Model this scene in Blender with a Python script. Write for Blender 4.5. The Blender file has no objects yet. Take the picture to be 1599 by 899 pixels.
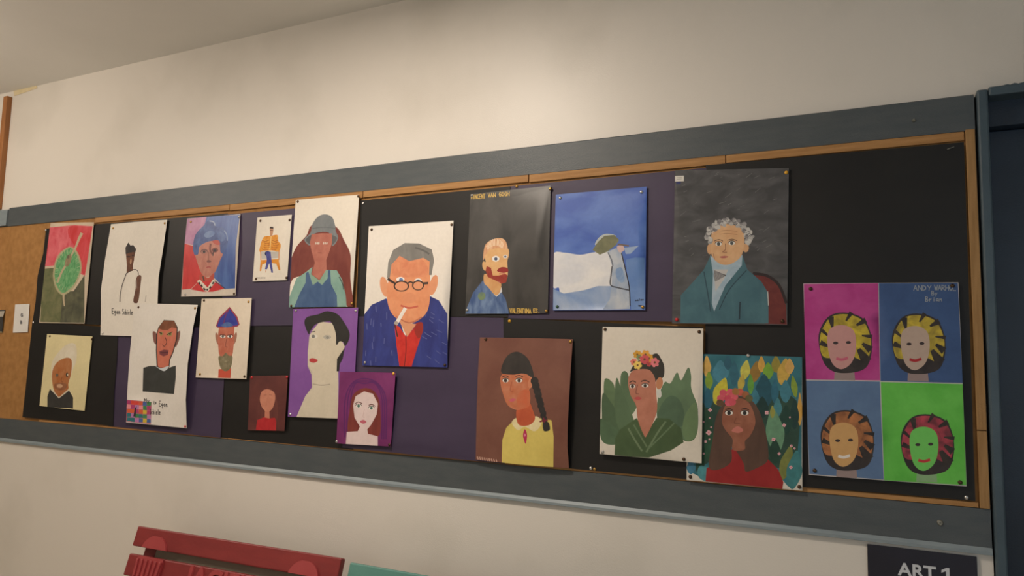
import bpy, bmesh, math, random
from mathutils import Vector, Matrix
from mathutils.geometry import delaunay_2d_cdt
random.seed(7)
SC = bpy.context.scene
COL = SC.collection

# ------------------------------------------------------------------ camera
IMG_W, IMG_H, FPX = 1599, 899, 1150.0
CAM_D, CAM_H = 1.81, 1.45                       # distance from the wall, eye height
YAW, PITCH, ROLL = -0.45651885, 0.10032584, 0.02367109
fw = Vector((math.sin(YAW)*math.cos(PITCH), math.cos(YAW)*math.cos(PITCH), math.sin(PITCH)))
rt = Vector((math.cos(YAW), -math.sin(YAW), 0)); up = rt.cross(fw)
R2 = rt*math.cos(ROLL) + up*math.sin(ROLL); U2 = up*math.cos(ROLL) - rt*math.sin(ROLL)
cam = bpy.data.cameras.new('camera'); cam_o = bpy.data.objects.new('camera', cam); COL.objects.link(cam_o)
cam.sensor_width = 36; cam.lens = 36*FPX/IMG_W; cam.clip_start = .02
M = Matrix((R2, U2, -fw)).transposed().to_4x4(); M.translation = (0, -CAM_D, CAM_H)
cam_o.matrix_world = M
SC.camera = cam_o

def at(px, py, off=0.0):
    """photo pixel -> point on the vertical plane lying `off` metres in front of the wall"""
    v = R2*((px-IMG_W/2)/FPX) + U2*(-(py-IMG_H/2)/FPX) + fw
    t = (CAM_D-off)/v.y
    return Vector((v.x*t, -off, CAM_H+v.z*t))

# ------------------------------------------------------------------ light
SC.view_settings.view_transform = 'Standard'; SC.view_settings.look = 'None'
SC.view_settings.gamma = 1; SC.view_settings.use_curve_mapping = False
SC.view_settings.exposure = 0.0
wd = bpy.data.worlds.new('world'); SC.world = wd; wd.use_nodes = True
wd.node_tree.nodes['Background'].inputs[0].default_value = (.55, .62, .75, 1)
wd.node_tree.nodes['Background'].inputs[1].default_value = .25
def area(name, loc, size, power, col, rot=(0, 0, 0), size_y=None):
    l = bpy.data.lights.new(name, 'AREA'); l.energy = power; l.color = col
    l.shape = 'DISK' if size_y is None else 'RECTANGLE'; l.size = size
    if size_y: l.size_y = size_y
    o = bpy.data.objects.new(name, l); COL.objects.link(o); o.location = loc; o.rotation_euler = rot
    return o
WARM = (1.0, .87, .735)
area('ceiling_lamp_light', (-1.22, -1.0, 2.535), .24, 24, WARM)
gl = bpy.data.lights.new('corridor_globe_light', 'POINT'); gl.energy = 27; gl.color = WARM; gl.shadow_soft_size = .13
go = bpy.data.objects.new('corridor_globe_light', gl); COL.objects.link(go); go.location = (-3.15, -1.2, 2.30)
area('cool_fill_light', (1.1, -2.62, 1.55), 1.6, 7.5, (.62, .82, 1.0), (math.pi/2, 0, 0), 1.3)  # unseen cool fill added for the right end; the wall has no window

# ------------------------------------------------------------------ materials
def lin(c):
    return tuple(((v/255)/12.92 if v/255 <= .04045 else ((v/255+.055)/1.055)**2.4) for v in c) + (1,)
MATS = {}
def mat(name, c1, c2=None, scale=(8, 8, 8), rough=.6, bump=0, bscale=200, spec=.5, metal=0, detail=4, lo=.35, hi=.65):
    if name in MATS: return MATS[name]
    m = bpy.data.materials.new(name); m.use_nodes = True; nt = m.node_tree; b = nt.nodes['Principled BSDF']
    b.inputs['Roughness'].default_value = rough; b.inputs['Specular IOR Level'].default_value = spec
    b.inputs['Metallic'].default_value = metal
    tc = nt.nodes.new('ShaderNodeTexCoord'); mp = nt.nodes.new('ShaderNodeMapping'); mp.inputs['Scale'].default_value = scale
    nt.links.new(tc.outputs['Object'], mp.inputs[0])
    n = nt.nodes.new('ShaderNodeTexNoise'); n.inputs['Scale'].default_value = 1; n.inputs['Detail'].default_value = detail
    nt.links.new(mp.outputs[0], n.inputs[0])
    r = nt.nodes.new('ShaderNodeValToRGB'); r.color_ramp.elements[0].position = lo; r.color_ramp.elements[1].position = hi
    r.color_ramp.elements[0].color = lin(c1); r.color_ramp.elements[1].color = lin(c2 or c1)
    nt.links.new(n.outputs[0], r.inputs[0]); nt.links.new(r.outputs[0], b.inputs['Base Color'])
    if bump:
        n2 = nt.nodes.new('ShaderNodeTexNoise'); n2.inputs['Scale'].default_value = bscale; n2.inputs['Detail'].default_value = 3
        nt.links.new(tc.outputs['Object'], n2.inputs[0])
        bp = nt.nodes.new('ShaderNodeBump'); bp.inputs['Strength'].default_value = bump; bp.inputs['Distance'].default_value = .002
        nt.links.new(n2.outputs[0], bp.inputs['Height']); nt.links.new(bp.outputs[0], b.inputs['Normal'])
    MATS[name] = m; return m
def paint_mat(name, rough, spec):
    """paint on paper: every painted patch brings its two pigments and its brush grain as mesh attributes"""
    m = bpy.data.materials.new(name); m.use_nodes = True; nt = m.node_tree; b = nt.nodes['Principled BSDF']
    b.inputs['Roughness'].default_value = rough; b.inputs['Specular IOR Level'].default_value = spec
    A = {}
    for k in ('pigment', 'pigment_two', 'brush'):
        A[k] = nt.nodes.new('ShaderNodeAttribute'); A[k].attribute_name = k
    tc = nt.nodes.new('ShaderNodeTexCoord')
    vm = nt.nodes.new('ShaderNodeVectorMath'); vm.operation = 'MULTIPLY'
    nt.links.new(tc.outputs['Object'], vm.inputs[0]); nt.links.new(A['brush'].outputs['Vector'], vm.inputs[1])
    n = nt.nodes.new('ShaderNodeTexNoise'); n.inputs['Scale'].default_value = 1; n.inputs['Detail'].default_value = 5
    n.inputs['Distortion'].default_value = .6
    nt.links.new(vm.outputs[0], n.inputs[0])
    mr = nt.nodes.new('ShaderNodeMapRange'); mr.inputs[1].default_value = .36; mr.inputs[2].default_value = .66
    nt.links.new(n.outputs[0], mr.inputs[0])
    mx = nt.nodes.new('ShaderNodeMix'); mx.data_type = 'RGBA'
    nt.links.new(mr.outputs[0], mx.inputs['Factor'])
    nt.links.new(A['pigment'].outputs['Color'], mx.inputs['A']); nt.links.new(A['pigment_two'].outputs['Color'], mx.inputs['B'])
    n3 = nt.nodes.new('ShaderNodeTexNoise'); n3.inputs['Scale'].default_value = 110; n3.inputs['Detail'].default_value = 4
    nt.links.new(tc.outputs['Object'], n3.inputs[0])
    m3 = nt.nodes.new('ShaderNodeMapRange'); m3.inputs[1].default_value = .3; m3.inputs[2].default_value = .7; m3.inputs[3].default_value = .965; m3.inputs[4].default_value = 1.025
    nt.links.new(n3.outputs[0], m3.inputs[0])
    sc = nt.nodes.new('ShaderNodeVectorMath'); sc.operation = 'SCALE'
    nt.links.new(mx.outputs['Result'], sc.inputs[0]); nt.links.new(m3.outputs[0], sc.inputs['Scale'])
    nt.links.new(sc.outputs[0], b.inputs['Base Color'])
    bp = nt.nodes.new('ShaderNodeBump'); bp.inputs['Strength'].default_value = .12; bp.inputs['Distance'].default_value = .001
    nt.links.new(n.outputs[0], bp.inputs['Height']); nt.links.new(bp.outputs[0], b.inputs['Normal'])
    MATS[name] = m; return m
paint_mat('poster_paint', .62, .35); paint_mat('satin_paint', .42, .5)
mat('wall_paint', (208, 202, 192), (221, 215, 206), (2.2, 2.2, 2.2), .42, .12, 260, .42, detail=8, lo=.28, hi=.5)
mat('ceiling_paint', (222, 220, 214), (228, 226, 220), (2, 2, 2), .85, .1, 150, .3)
mat('corridor_paint', (222, 218, 210), (228, 224, 217), (2, 2, 2), .7)
mat('floor_lino', (196, 190, 178), (206, 200, 190), (6, 6, 6), .4)
mat('rail_paint', (73, 80, 84), (80, 86, 89), (14, 14, 60), .46, .25, 420, .45)
mat('rail_paint_pale_and_lit', (122, 134, 140), (132, 143, 148), (20, 20, 60), .45)  # pale end piece of the rail, and the lip lightened as if lit
mat('door_paint', (24, 38, 54), (30, 46, 64), (9, 9, 9), .42, .15, 300)
mat('frame_paint', (60, 76, 86), (70, 87, 97), (10, 10, 10), .42, .2, 300)
mat('hardboard', (150, 108, 62), (166, 122, 72), (40, 40, 40), .75, .3, 900, .25)
mat('strip_wood', (158, 115, 68), (177, 133, 84), (9, 90, 160), .6, .25, 600, .3)
mat('strip_wood_pale', (150, 114, 70), (168, 130, 84), (160, 90, 12), .6, .25, 600, .3)
mat('batten_wood', (150, 98, 54), (168, 112, 64), (90, 90, 9), .55)
mat('black_paper', (19, 18, 18), (25, 24, 23), (5, 5, 9), .52, .15, 60, .38)
mat('purple_paper', (58, 48, 72), (66, 55, 80), (4, 4, 8), .50, .15, 60, .42)
mat('red_paint', (120, 36, 37), (132, 43, 43), (7, 7, 30), .45, .2, 120)
mat('red_relief', (152, 56, 58), (160, 63, 65), (10, 10, 10), .42, .1, 120)
mat('teal_paint', (78, 128, 120), (88, 138, 128), (7, 7, 30), .45, .2, 120)
mat('panel_grey', (126, 118, 102), (136, 128, 112), (12, 12, 40), .7)
mat('white_card', (222, 220, 216), (228, 226, 222), (10, 10, 10), .6)
mat('pencil', (95, 95, 100), None, rough=.7)
mat('ink', (45, 42, 44), None, rough=.6)
mat('gold_ink', (214, 178, 92), (196, 160, 76), (90, 90, 90), rough=.5)
mat('pale_ink', (150, 158, 168), None, rough=.5)
mat('sign_face', (24, 24, 38), (28, 28, 44), (12, 12, 12), .38)
mat('sign_letter', (205, 208, 214), None, rough=.5)
mat('masking_tape', (206, 190, 150), (214, 199, 162), (30, 30, 30), .6)
mat('screw_steel', (176, 172, 160), (120, 116, 104), (200, 200, 200), .38, metal=.8)
mat('blue_label', (44, 56, 120), None, rough=.5)
PIN = dict(dark=mat('pin_dark', (74, 58, 46), (94, 72, 54), (200, 200, 200), .32, metal=.85),
           brass=mat('pin_brass', (190, 152, 84), (170, 130, 64), (200, 200, 200), .28, metal=.8),
           gold=mat('pin_gold', (226, 168, 40), None, rough=.3, spec=.6),
           steel=mat('pin_steel', (196, 194, 190), None, rough=.25, metal=.8),
           red=mat('pin_red', (196, 40, 44), None, rough=.35),
           green=mat('pin_green', (40, 74, 52), None, rough=.35))

# ------------------------------------------------------------------ mesh helpers
def tag(o, label=None, cat=None, group=None, kind=None):
    if label: o['label'] = label
    if cat: o['category'] = cat
    if group: o['group'] = group
    if kind: o['kind'] = kind
    return o
def link(name, me, m=None, parent=None):
    o = bpy.data.objects.new(name, me); COL.objects.link(o)
    if m is not None: me.materials.append(MATS[m] if isinstance(m, str) else m)
    if parent: o.parent = parent
    return o
def from_bm(name, bm, m=None, parent=None, smooth=False):
    me = bpy.data.meshes.new(name); bmesh.ops.recalc_face_normals(bm, faces=bm.faces[:]); bm.to_mesh(me); bm.free()
    if smooth:
        for p in me.polygons: p.use_smooth = True
    return link(name, me, m, parent)
def box_bm(x0, x1, y0, y1, z0, z1, bevel=0, bm=None):
    b = bmesh.new(); bmesh.ops.create_cube(b, size=1)
    for v in b.verts:
        v.co = ((x0+x1)/2+v.co.x*(x1-x0), (y0+y1)/2+v.co.y*(y1-y0), (z0+z1)/2+v.co.z*(z1-z0))
    if bevel: bmesh.ops.bevel(b, geom=b.edges[:], offset=bevel, segments=2, affect='EDGES', profile=.5)
    return b
def box(name, x0, x1, y0, y1, z0, z1, m, parent=None, bevel=0):
    """a box with its own origin at its centre"""
    cx, cy, cz = (x0+x1)/2, (y0+y1)/2, (z0+z1)/2
    o = from_bm(name, box_bm(x0-cx, x1-cx, y0-cy, y1-cy, z0-cz, z1-cz, bevel), m, parent)
    o.location = (cx, cy, cz)
    return o
def extrude_profile(name, prof, x0, x1, m, parent=None):
    """profile of (y, z) points swept along x"""
    bm = bmesh.new()
    a = [bm.verts.new((x0, y, z)) for y, z in prof]; b = [bm.verts.new((x1, y, z)) for y, z in prof]
    n = len(prof); bm.faces.new(a); bm.faces.new(b[::-1])
    for i in range(n): bm.faces.new((a[i], b[i], b[(i+1) % n], a[(i+1) % n]))
    return from_bm(name, bm, m, parent)
def empty(name, loc):
    o = bpy.data.objects.new(name, None); COL.objects.link(o); o.location = loc; o.empty_display_size = .05; return o

# ------------------------------------------------------------------ the setting
Z_CEIL, X_L, X_R, Y_B = 2.562, -7.0, 2.6, -2.7
DX0, DX1, DZ = 0.262, 1.16, 2.0                         # clear door opening
def struct(o): o['kind'] = 'structure'; return o
bm = bmesh.new()
for a in ((X_L, .207, 1.0, Z_CEIL), (X_L, .2065, 0, 1.0885, -.016), (.207, 1.22, 2.04, Z_CEIL), (1.22, X_R, 0, Z_CEIL)):
    t = box_bm(a[0], a[1], 0 if len(a) == 4 else a[4], .15, a[2], a[3]); me = bpy.data.meshes.new('t'); t.to_mesh(me); t.free(); bm.from_mesh(me); bpy.data.meshes.remove(me)
struct(from_bm('wall_back', bm, 'wall_paint'))
struct(box('floor', X_L, X_R, Y_B, .15, -.1, 0, 'floor_lino'))
struct(box('ceiling', X_L, X_R, Y_B, .15, Z_CEIL, Z_CEIL+.1, 'ceiling_paint'))
struct(box('wall_front', X_L, X_R, Y_B-.1, Y_B, 0, Z_CEIL, 'corridor_paint'))
struct(box('wall_left', X_L-.1, X_L, Y_B, .15, 0, Z_CEIL, 'corridor_paint'))
struct(box('wall_right', X_R, X_R+.1, Y_B, .15, 0, Z_CEIL, 'corridor_paint'))

RY = -.020                                              # front face of the painted rails
Z_T1, Z_T0, Z_B1, Z_B0 = 2.041, 1.962, 1.178, 1.092
r1 = struct(extrude_profile('trim_1', [(0, Z_T1), (RY+.003, Z_T1), (RY, Z_T1-.003), (RY, Z_T0), (0, Z_T0)], -3.222, .205, 'rail_paint'))
r1['label'] = 'dark grey painted rail along the top of the pinboard'
r1b = struct(extrude_profile('trim_2', [(0, Z_T1-.006), (RY+.001, Z_T1-.006), (RY-.002, Z_T1-.012), (RY-.004, Z_T0+.004), (0, Z_T0+.004)], -4.6, -3.230, 'rail_paint_pale_and_lit'))
r1b['label'] = 'paler chipped end piece of the top rail'
r2 = struct(extrude_profile('trim_3', [(0, Z_B1), (RY, Z_B1), (RY, Z_B0+.010), (RY-.004, Z_B0+.003), (RY-.004, Z_B0-.003), (0, Z_B0-.003)], -4.6, .205, 'rail_paint'))
r2['label'] = 'dark grey painted rail along the foot of the pinboard'
lip = extrude_profile('lip', [(RY-.0005, Z_B0+.0105), (RY-.0045, Z_B0+.0035), (RY-.0050, Z_B0-.003), (RY-.004, Z_B0-.0035), (RY, Z_B0+.008)], -4.6, .205, 'rail_paint_pale_and_lit', r2)  # paler colour stands in for lamp light on the upward slope
lip['label'] = 'sloping lip along the lower edge, coloured paler as if lit from above'
def screw(px, py, r, parent):
    p = at(px, py, -RY)
    bm = bmesh.new(); bmesh.ops.create_cone(bm, cap_ends=True, segments=20, radius1=r, radius2=r*.7, depth=.003)
    bmesh.ops.rotate(bm, verts=bm.verts, matrix=Matrix.Rotation(math.pi/2, 3, 'X'))
    for k in range(2):
        s = bmesh.ops.create_cube(bm, size=1)['verts']
        for v in s:
            q = Vector((v.co.x*r*1.1, v.co.y*.0008-.0016, v.co.z*r*.2)); q.rotate(Matrix.Rotation(.5+k*math.pi/2, 3, 'Y')); v.co = q
    o = from_bm('screw', bm, 'screw_steel', parent); o.location = p + Vector((0, -.0012, 0))
screw(1427, 188, .0042, r1); screw(1468, 816, .0062, r2); screw(1526, 455, .002, r2)

# door with its frame, standing to the right of the board
door = struct(empty('door_1', (.7, 0, 0))); door['label'] = 'dark navy door in a grey blue painted frame'
def dchild(o):
    o.parent = door; o.matrix_parent_inverse = Matrix.Translation((-.7, 0, 0)); return o
dchild(box('jamb', .209, .2295, -.030, .15, 0, 2.046, 'frame_paint', bevel=.004))
dchild(box('jamb', DX1, DX1+.05, -.034, .15, 0, 2.046, 'frame_paint', bevel=.004))
dchild(box('head', DX0-.032, DX1-.001, -.030, .15, 2.030, 2.05, 'frame_paint', bevel=.004))
dchild(box('stop_bead', DX0-.032, DX1-.001, .012, .10, 1.975, 2.030, 'door_paint'))
dchild(box('door_leaf', DX0-.031, DX1-.002, .045, .085, .006, 1.974, 'door_paint', bevel=.002))
for k in range(7):                                      # chipped plaster crumbs along the head
    b = bmesh.new(); bmesh.ops.create_icosphere(b, subdivisions=1, radius=1)
    for v in b.verts: v.co = Vector((v.co.x*random.uniform(.008, .014), v.co.y*.008, v.co.z*random.uniform(.003, .006)))
    o = from_bm('paint_chip', b, 'frame_paint'); o.location = (.262+k*.016, -.02, 2.049); dchild(o)

# vertical wooden batten at the far end of the wall, with masking tape above it
bt = box('batten', -3.338, -3.310, -.022, 0, 2.044, 2.535, 'batten_wood', bevel=.002)
tag(bt, 'thin brown wooden batten standing upright on the white wall', 'batten')
tp = [at(*q, .0015) for q in ((21, 139.5), (57, 133.5), (58, 137.5), (22, 150))]
bm = bmesh.new(); fr = [bm.verts.new(p) for p in tp]; bk = [bm.verts.new(p+Vector((0, .001, 0))) for p in tp]
bm.faces.new(fr); bm.faces.new(bk[::-1])
for i in range(4): bm.faces.new((fr[i], bk[i], bk[(i+1) % 4], fr[(i+1) % 4]))
tag(from_bm('masking_tape', bm, 'masking_tape'), 'strip of yellowed masking tape on the wall beneath the ceiling', 'tape')

# ------------------------------------------------------------------ pinboard
BY = -.016
board = empty('pinboard', (-1.6, 0, Z_B1))
tag(board, 'long brown hardboard pinboard edged with wooden strips, covered with paintings', 'pinboard')
def bchild(o):
    o.parent = board; o.matrix_parent_inverse = Matrix.Translation((1.6, 0, -Z_B1)); return o
bchild(box('backing_board', -4.6, .204, BY, -.0005, Z_B1+.0005, Z_T0-.0005, 'hardboard'))
tops = [-2.66, -1.955, -1.395, -.835, -.31, .1855]
for i in range(len(tops)-1):
    bchild(box('edge_strip', tops[i]+.0012, tops[i+1]-.0012, BY-.006, BY, Z_T0-.0205-(.0015 if i % 2 else 0), Z_T0-.001, 'strip_wood', bevel=.001))
bchild(box('edge_strip', .1865, .204, BY-.008, BY, 1.335, Z_T0+.002, 'strip_wood_pale', bevel=.0012))
bchild(box('edge_strip', .1865, .204, BY-.008, BY, Z_B1+.001, 1.333, 'strip_wood_pale', bevel=.0012))
bots = [-2.9, -1.9, -.86, -.40, .1855]
for i in range(len(bots)-1):
    bchild(box('edge_strip', bots[i]+.001, bots[i+1]-.001, BY-.005, BY, Z_B1+.001, Z_B1+.012, 'strip_wood', bevel=.001))

# ------------------------------------------------------------------ sheets of paper
def cat_rom(pts, n=5, closed=True):
    out = []; N = len(pts)
    rng = range(N) if closed else range(N-1)
    for i in rng:
        p0, p1, p2, p3 = (pts[(i-1) % N], pts[i], pts[(i+1) % N], pts[(i+2) % N]) if closed else \
            (pts[max(i-1, 0)], pts[i], pts[i+1], pts[min(i+2, N-1)])
        for k in range(n):
            t = k/n
            out.append(tuple(.5*((2*b)+(-a+c)*t+(2*a-5*b+4*c-d)*t*t+(-a+3*b-3*c+d)*t**3) for a, b, c, d in zip(p0, p1, p2, p3)))
    if not closed: out.append(tuple(pts[-1]))
    return out
FONT = {  # strokes on a unit cell, y down
 'A': [[(0, 1), (.5, 0), (1, 1)], [(.2, .6), (.8, .6)]], 'B': [[(0, 1), (0, 0), (.7, .1), (.7, .4), (0, .5), (.9, .7), (.7, 1), (0, 1)]],
 'C': [[(1, .1), (.4, 0), (0, .5), (.4, 1), (1, .9)]], 'D': [[(0, 0), (0, 1), (.8, .75), (.8, .25), (0, 0)]],
 'E': [[(1, 0), (0, 0), (0, 1), (1, 1)], [(0, .5), (.8, .5)]], 'G': [[(1, .1), (.4, 0), (0, .5), (.4, 1), (1, .9), (1, .5), (.6, .5)]],
 'H': [[(0, 0), (0, 1)], [(1, 0), (1, 1)], [(0, .5), (1, .5)]], 'I': [[(.5, 0), (.5, 1)]], 'J': [[(.8, 0), (.7, .9), (.3, 1), (0, .8)]],
 'L': [[(0, 0), (0, 1), (.9, 1)]], 'M': [[(0, 1), (.1, 0), (.5, .6), (.9, 0), (1, 1)]], 'N': [[(0, 1), (0, 0), (1, 1), (1, 0)]],
 'O': [[(.5, 0), (0, .5), (.5, 1), (1, .5), (.5, 0)]], 'R': [[(0, 1), (0, 0), (.8, .15), (.7, .45), (0, .5), (1, 1)]],
 'S': [[(1, .1), (.3, 0), (.1, .3), (.9, .7), (.6, 1), (0, .9)]], 'T': [[(0, 0), (1, 0)], [(.5, 0), (.5, 1)]], 'U': [[(0, 0), (.1, .9), (.8, .9), (1, 0)]],
 'V': [[(0, 0), (.5, 1), (1, 0)]], 'W': [[(0, 0), (.25, 1), (.5, .3), (.75, 1), (1, 0)]], 'Y': [[(0, 0), (.5, .5), (1, 0)], [(.5, .5), (.4, 1)]],
 'a': [[(.8, .45), (.2, .5), (.1, .9), (.7, .9), (.8, .45), (.9, 1)]], 'c': [[(.9, .5), (.3, .5), (.2, .9), (.9, .95)]],
 'e': [[(.1, .7), (.9, .65), (.6, .42), (.1, .6), (.3, 1), (.9, .9)]], 'g': [[(.8, .45), (.2, .5), (.2, .85), (.8, .8), (.8, .45), (.7, 1.3), (.1, 1.25)]],
 'h': [[(.1, 0), (.1, 1)], [(.1, .6), (.7, .5), (.8, 1)]], 'i': [[(.5, .45), (.5, 1)], [(.5, .2), (.55, .25)]], 'l': [[(.5, 0), (.5, 1)]],
 'n': [[(.1, .45), (.1, 1)], [(.1, .6), (.7, .5), (.8, 1)]], 'o': [[(.5, .45), (.1, .7), (.5, 1), (.9, .7), (.5, .45)]], 'r': [[(.2, .45), (.2, 1)], [(.2, .6), (.8, .5)]],
 's': [[(.8, .5), (.3, .5), (.7, .8), (.2, 1)]], 'y': [[(.1, .45), (.5, .85)], [(.9, .45), (.3, 1.3)]], '.': [[(.4, .95), (.5, 1)]]}

class Sheet:
    """one sheet of paper with the picture painted on it; points are given on a view of the photo: pixel = origin + point/scale"""
    def __init__(s, view, corners, off, paper=(226, 222, 214), paper2=None, brush=(6, 6), lift=(0, 0, 0, 0), wave=.0012, matn='poster_paint', edge=None):
        s.v = view; s.off = off; s.lift = lift; s.wave = wave; s.matn = matn
        s.c = [s.w(q) for q in corners]
        s.loops = []; s.info = []; s.cur = None; s.letters = []
        s.add(edge if edge else corners, paper, paper2, brush)
        s.ph = random.uniform(0, 6)
    def w(s, q):
        x0, y0, k = s.v; p = at(x0+q[0]/k, y0+q[1]/k, s.off); return (p.x, p.z)
    def add(s, pts, c, c2=None, brush=(40, 40)):
        lp = [s.w(q) for q in pts]
        ar = sum(a[0]*b[1]-b[0]*a[1] for a, b in zip(lp, lp[1:]+lp[:1]))
        if ar < 0: lp.reverse()
        s.loops.append(lp); s.info.append((s.cur, lin(c), lin(c2 or c), (brush[0], brush[0], brush[1])))
    def part(s, name): s.cur = name; return s
    def fill(s, c, pts, c2=None, brush=(40, 40), smooth=True): s.add(cat_rom(pts) if smooth else pts, c, c2, brush)
    def poly(s, c, pts, c2=None, brush=(40, 40)): s.add(pts, c, c2, brush)
    def ell(s, c, cx, cy, rx, ry, rot=0, c2=None, brush=(40, 40), n=22):
        r = math.radians(rot); cr, sr = math.cos(r), math.sin(r)
        s.add([(cx+rx*math.cos(a)*cr-ry*math.sin(a)*sr, cy+rx*math.cos(a)*sr+ry*math.sin(a)*cr) for a in [2*math.pi*i/n for i in range(n)]], c, c2, brush)
    def line(s, c, pts, wd, smooth=True, taper=1, c2=None):
        p = cat_rom(pts, 4, False) if smooth and len(pts) > 2 else list(pts)
        L = []; Rr = []
        for i, q in enumerate(p):
            a = p[max(i-1, 0)]; b = p[min(i+1, len(p)-1)]; dx, dy = b[0]-a[0], b[1]-a[1]; n = math.hypot(dx, dy) or 1
            k = wd/2*(1+(taper-1)*i/max(1, len(p)-1))
            L.append((q[0]-dy/n*k, q[1]+dx/n*k)); Rr.append((q[0]+dy/n*k, q[1]-dx/n*k))
        s.add(L+Rr[::-1], c, c2)
    def eye(s, cx, cy, rx, ry, iris=(60, 50, 45), rot=0, white=(225, 220, 212)):
        s.ell((50, 40, 38), cx, cy-ry*.25, rx*1.12, ry*1.12, rot); s.ell(white, cx, cy, rx, ry, rot); s.ell(iris, cx, cy, ry*.85, ry*.95, 0, n=12)
    def text(s, m, txt, p, size, adv, slope=0, thick=None, ratio=.62):
        x, y = p; s.nt = getattr(s, 'nt', 0)+1
        for ch in txt:
            for st in FONT.get(ch, []):
                q = [(x+a*size*ratio, y+b*size+a*size*ratio*slope) for a, b in st]
                s.letters.append((s.nt, m, q, thick or size*.13))
            x += adv; y += adv*slope
    # --- geometry
    def uv(s, p):
        tl, tr, br, bl = s.c
        ex = Vector((tr[0]-tl[0], tr[1]-tl[1])); ey = Vector((bl[0]-tl[0], bl[1]-tl[1])); q = Vector((p[0]-tl[0], p[1]-tl[1]))
        det = ex.x*ey.y-ex.y*ey.x
        return (q.x*ey.y-q.y*ey.x)/det, (ex.x*q.y-ex.y*q.x)/det
    def depth(s, p, extra=0):
        u, v = s.uv(p); u = min(max(u, 0), 1); v = min(max(v, 0), 1)
        l, r, t, b = s.lift
        bow = math.sin(math.pi*v); bo2 = math.sin(math.pi*u)
        d = l*(1-u)**2.5*bow + r*u**2.5*bow + t*(1-v)**3*bo2 + b*v**3*(.35+.65*bo2)
        d += s.wave*(1+math.sin(5*v+3*u+s.ph))*.5
        return -(s.off+d+extra)
    def build(s, name, label, cat='painting', group=None):
        scale = 1000.0
        o = Vector((sum(p[0] for p in s.c)/4, -s.off, min(s.c[2][1], s.c[3][1])))
        V = []; F = []
        for lp in s.loops:
            F.append(list(range(len(V), len(V)+len(lp)))); V += [Vector(p)*scale for p in lp]
        tl, tr, br, bl = s.c; nu, nv = 12, 16
        for i in range(1, nu):
            for j in range(1, nv):
                u, v = i/nu, j/nv
                V.append(Vector([(tl[k]*(1-u)+tr[k]*u)*(1-v)+(bl[k]*(1-u)+br[k]*u)*v for k in (0, 1)])*scale)
        vo, eo, fo, _, _, of = delaunay_2d_cdt(V, [], F, 1, 1e-3)
        groups = {}
        for f, src in zip(fo, of):
            if 0 not in src: continue
            k = max(src); groups.setdefault(s.info[k][0], []).append((f, k))
        P3 = [Vector((v.x/scale, s.depth((v.x/scale, v.y/scale)), v.y/scale))-o for v in vo]
        root = None
        for g in [None]+[k for k in groups if k]:
            fl = groups.get(g, [])
            used = sorted({i for f, _ in fl for i in f}); ix = {v: n for n, v in enumerate(used)}
            verts = [P3[i] for i in used]; faces = [[ix[i] for i in f] for f, _ in fl]; ks = [k for _, k in fl]
            if g is None:                                # back of the sheet and its cut edge
                allu = sorted({i for q in groups.values() for f, _ in q for i in f}); base = len(verts)
                bx = {v: base+n for n, v in enumerate(allu)}; verts += [P3[i]+Vector((0, .00045, 0)) for i in allu]
                cnt = {}
                for q in groups.values():
                    for f, _ in q:
                        faces.append([bx[i] for i in f][::-1]); ks.append(0)
                        for a, b in zip(f, f[1:]+f[:1]): cnt[(a, b)] = 1
                rim = [(a, b) for a, b in cnt if (b, a) not in cnt]
                fx = {}
                for a, b in rim:
                    for i in (a, b):
                        if i not in fx: fx[i] = len(verts); verts.append(P3[i])
                    faces.append([fx[b], fx[a], bx[a], bx[b]]); ks.append(0)
            me = bpy.data.meshes.new(name if g is None else g); me.from_pydata(verts, [], faces); me.update()
            for an, col in (('pigment', 1), ('pigment_two', 2)):
                at_ = me.attributes.new(an, 'FLOAT_COLOR', 'FACE')
                for d, k in zip(at_.data, ks): d.color = s.info[k][col]
            at_ = me.attributes.new('brush', 'FLOAT_VECTOR', 'FACE')
            for d, k in zip(at_.data, ks): d.vector = s.info[k][3]
            for p in me.polygons: p.use_smooth = True
            ob = link(name if g is None else g, me, s.matn, root)
            if g is None: root = ob; ob.location = o
        if s.letters:
            by = {}
            for n_, m, q, th in s.letters: by.setdefault((n_, m), []).append((q, th))
            for (n_, m), L in by.items():
                bm = bmesh.new()
                for q, th in L:
                    for a, b in zip(q, q[1:]):
                        dx, dy = b[0]-a[0], b[1]-a[1]; n = math.hypot(dx, dy) or 1; k = th/2
                        ex, ey = dx/n*k*.6, dy/n*k*.6; nx, ny = -dy/n*k, dx/n*k
                        vs = []
                        for x, y in ((a[0]-ex+nx, a[1]-ey+ny), (b[0]+ex+nx, b[1]+ey+ny), (b[0]+ex-nx, b[1]+ey-ny), (a[0]-ex-nx, a[1]-ey-ny)):
                            p = s.w((x, y)); vs.append(bm.verts.new(Vector((p[0], s.depth(p, .0006), p[1]))-o))
                        bm.faces.new(vs)
                from_bm('lettering', bm, m, root)
        return tag(root, label, cat, group)

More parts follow.
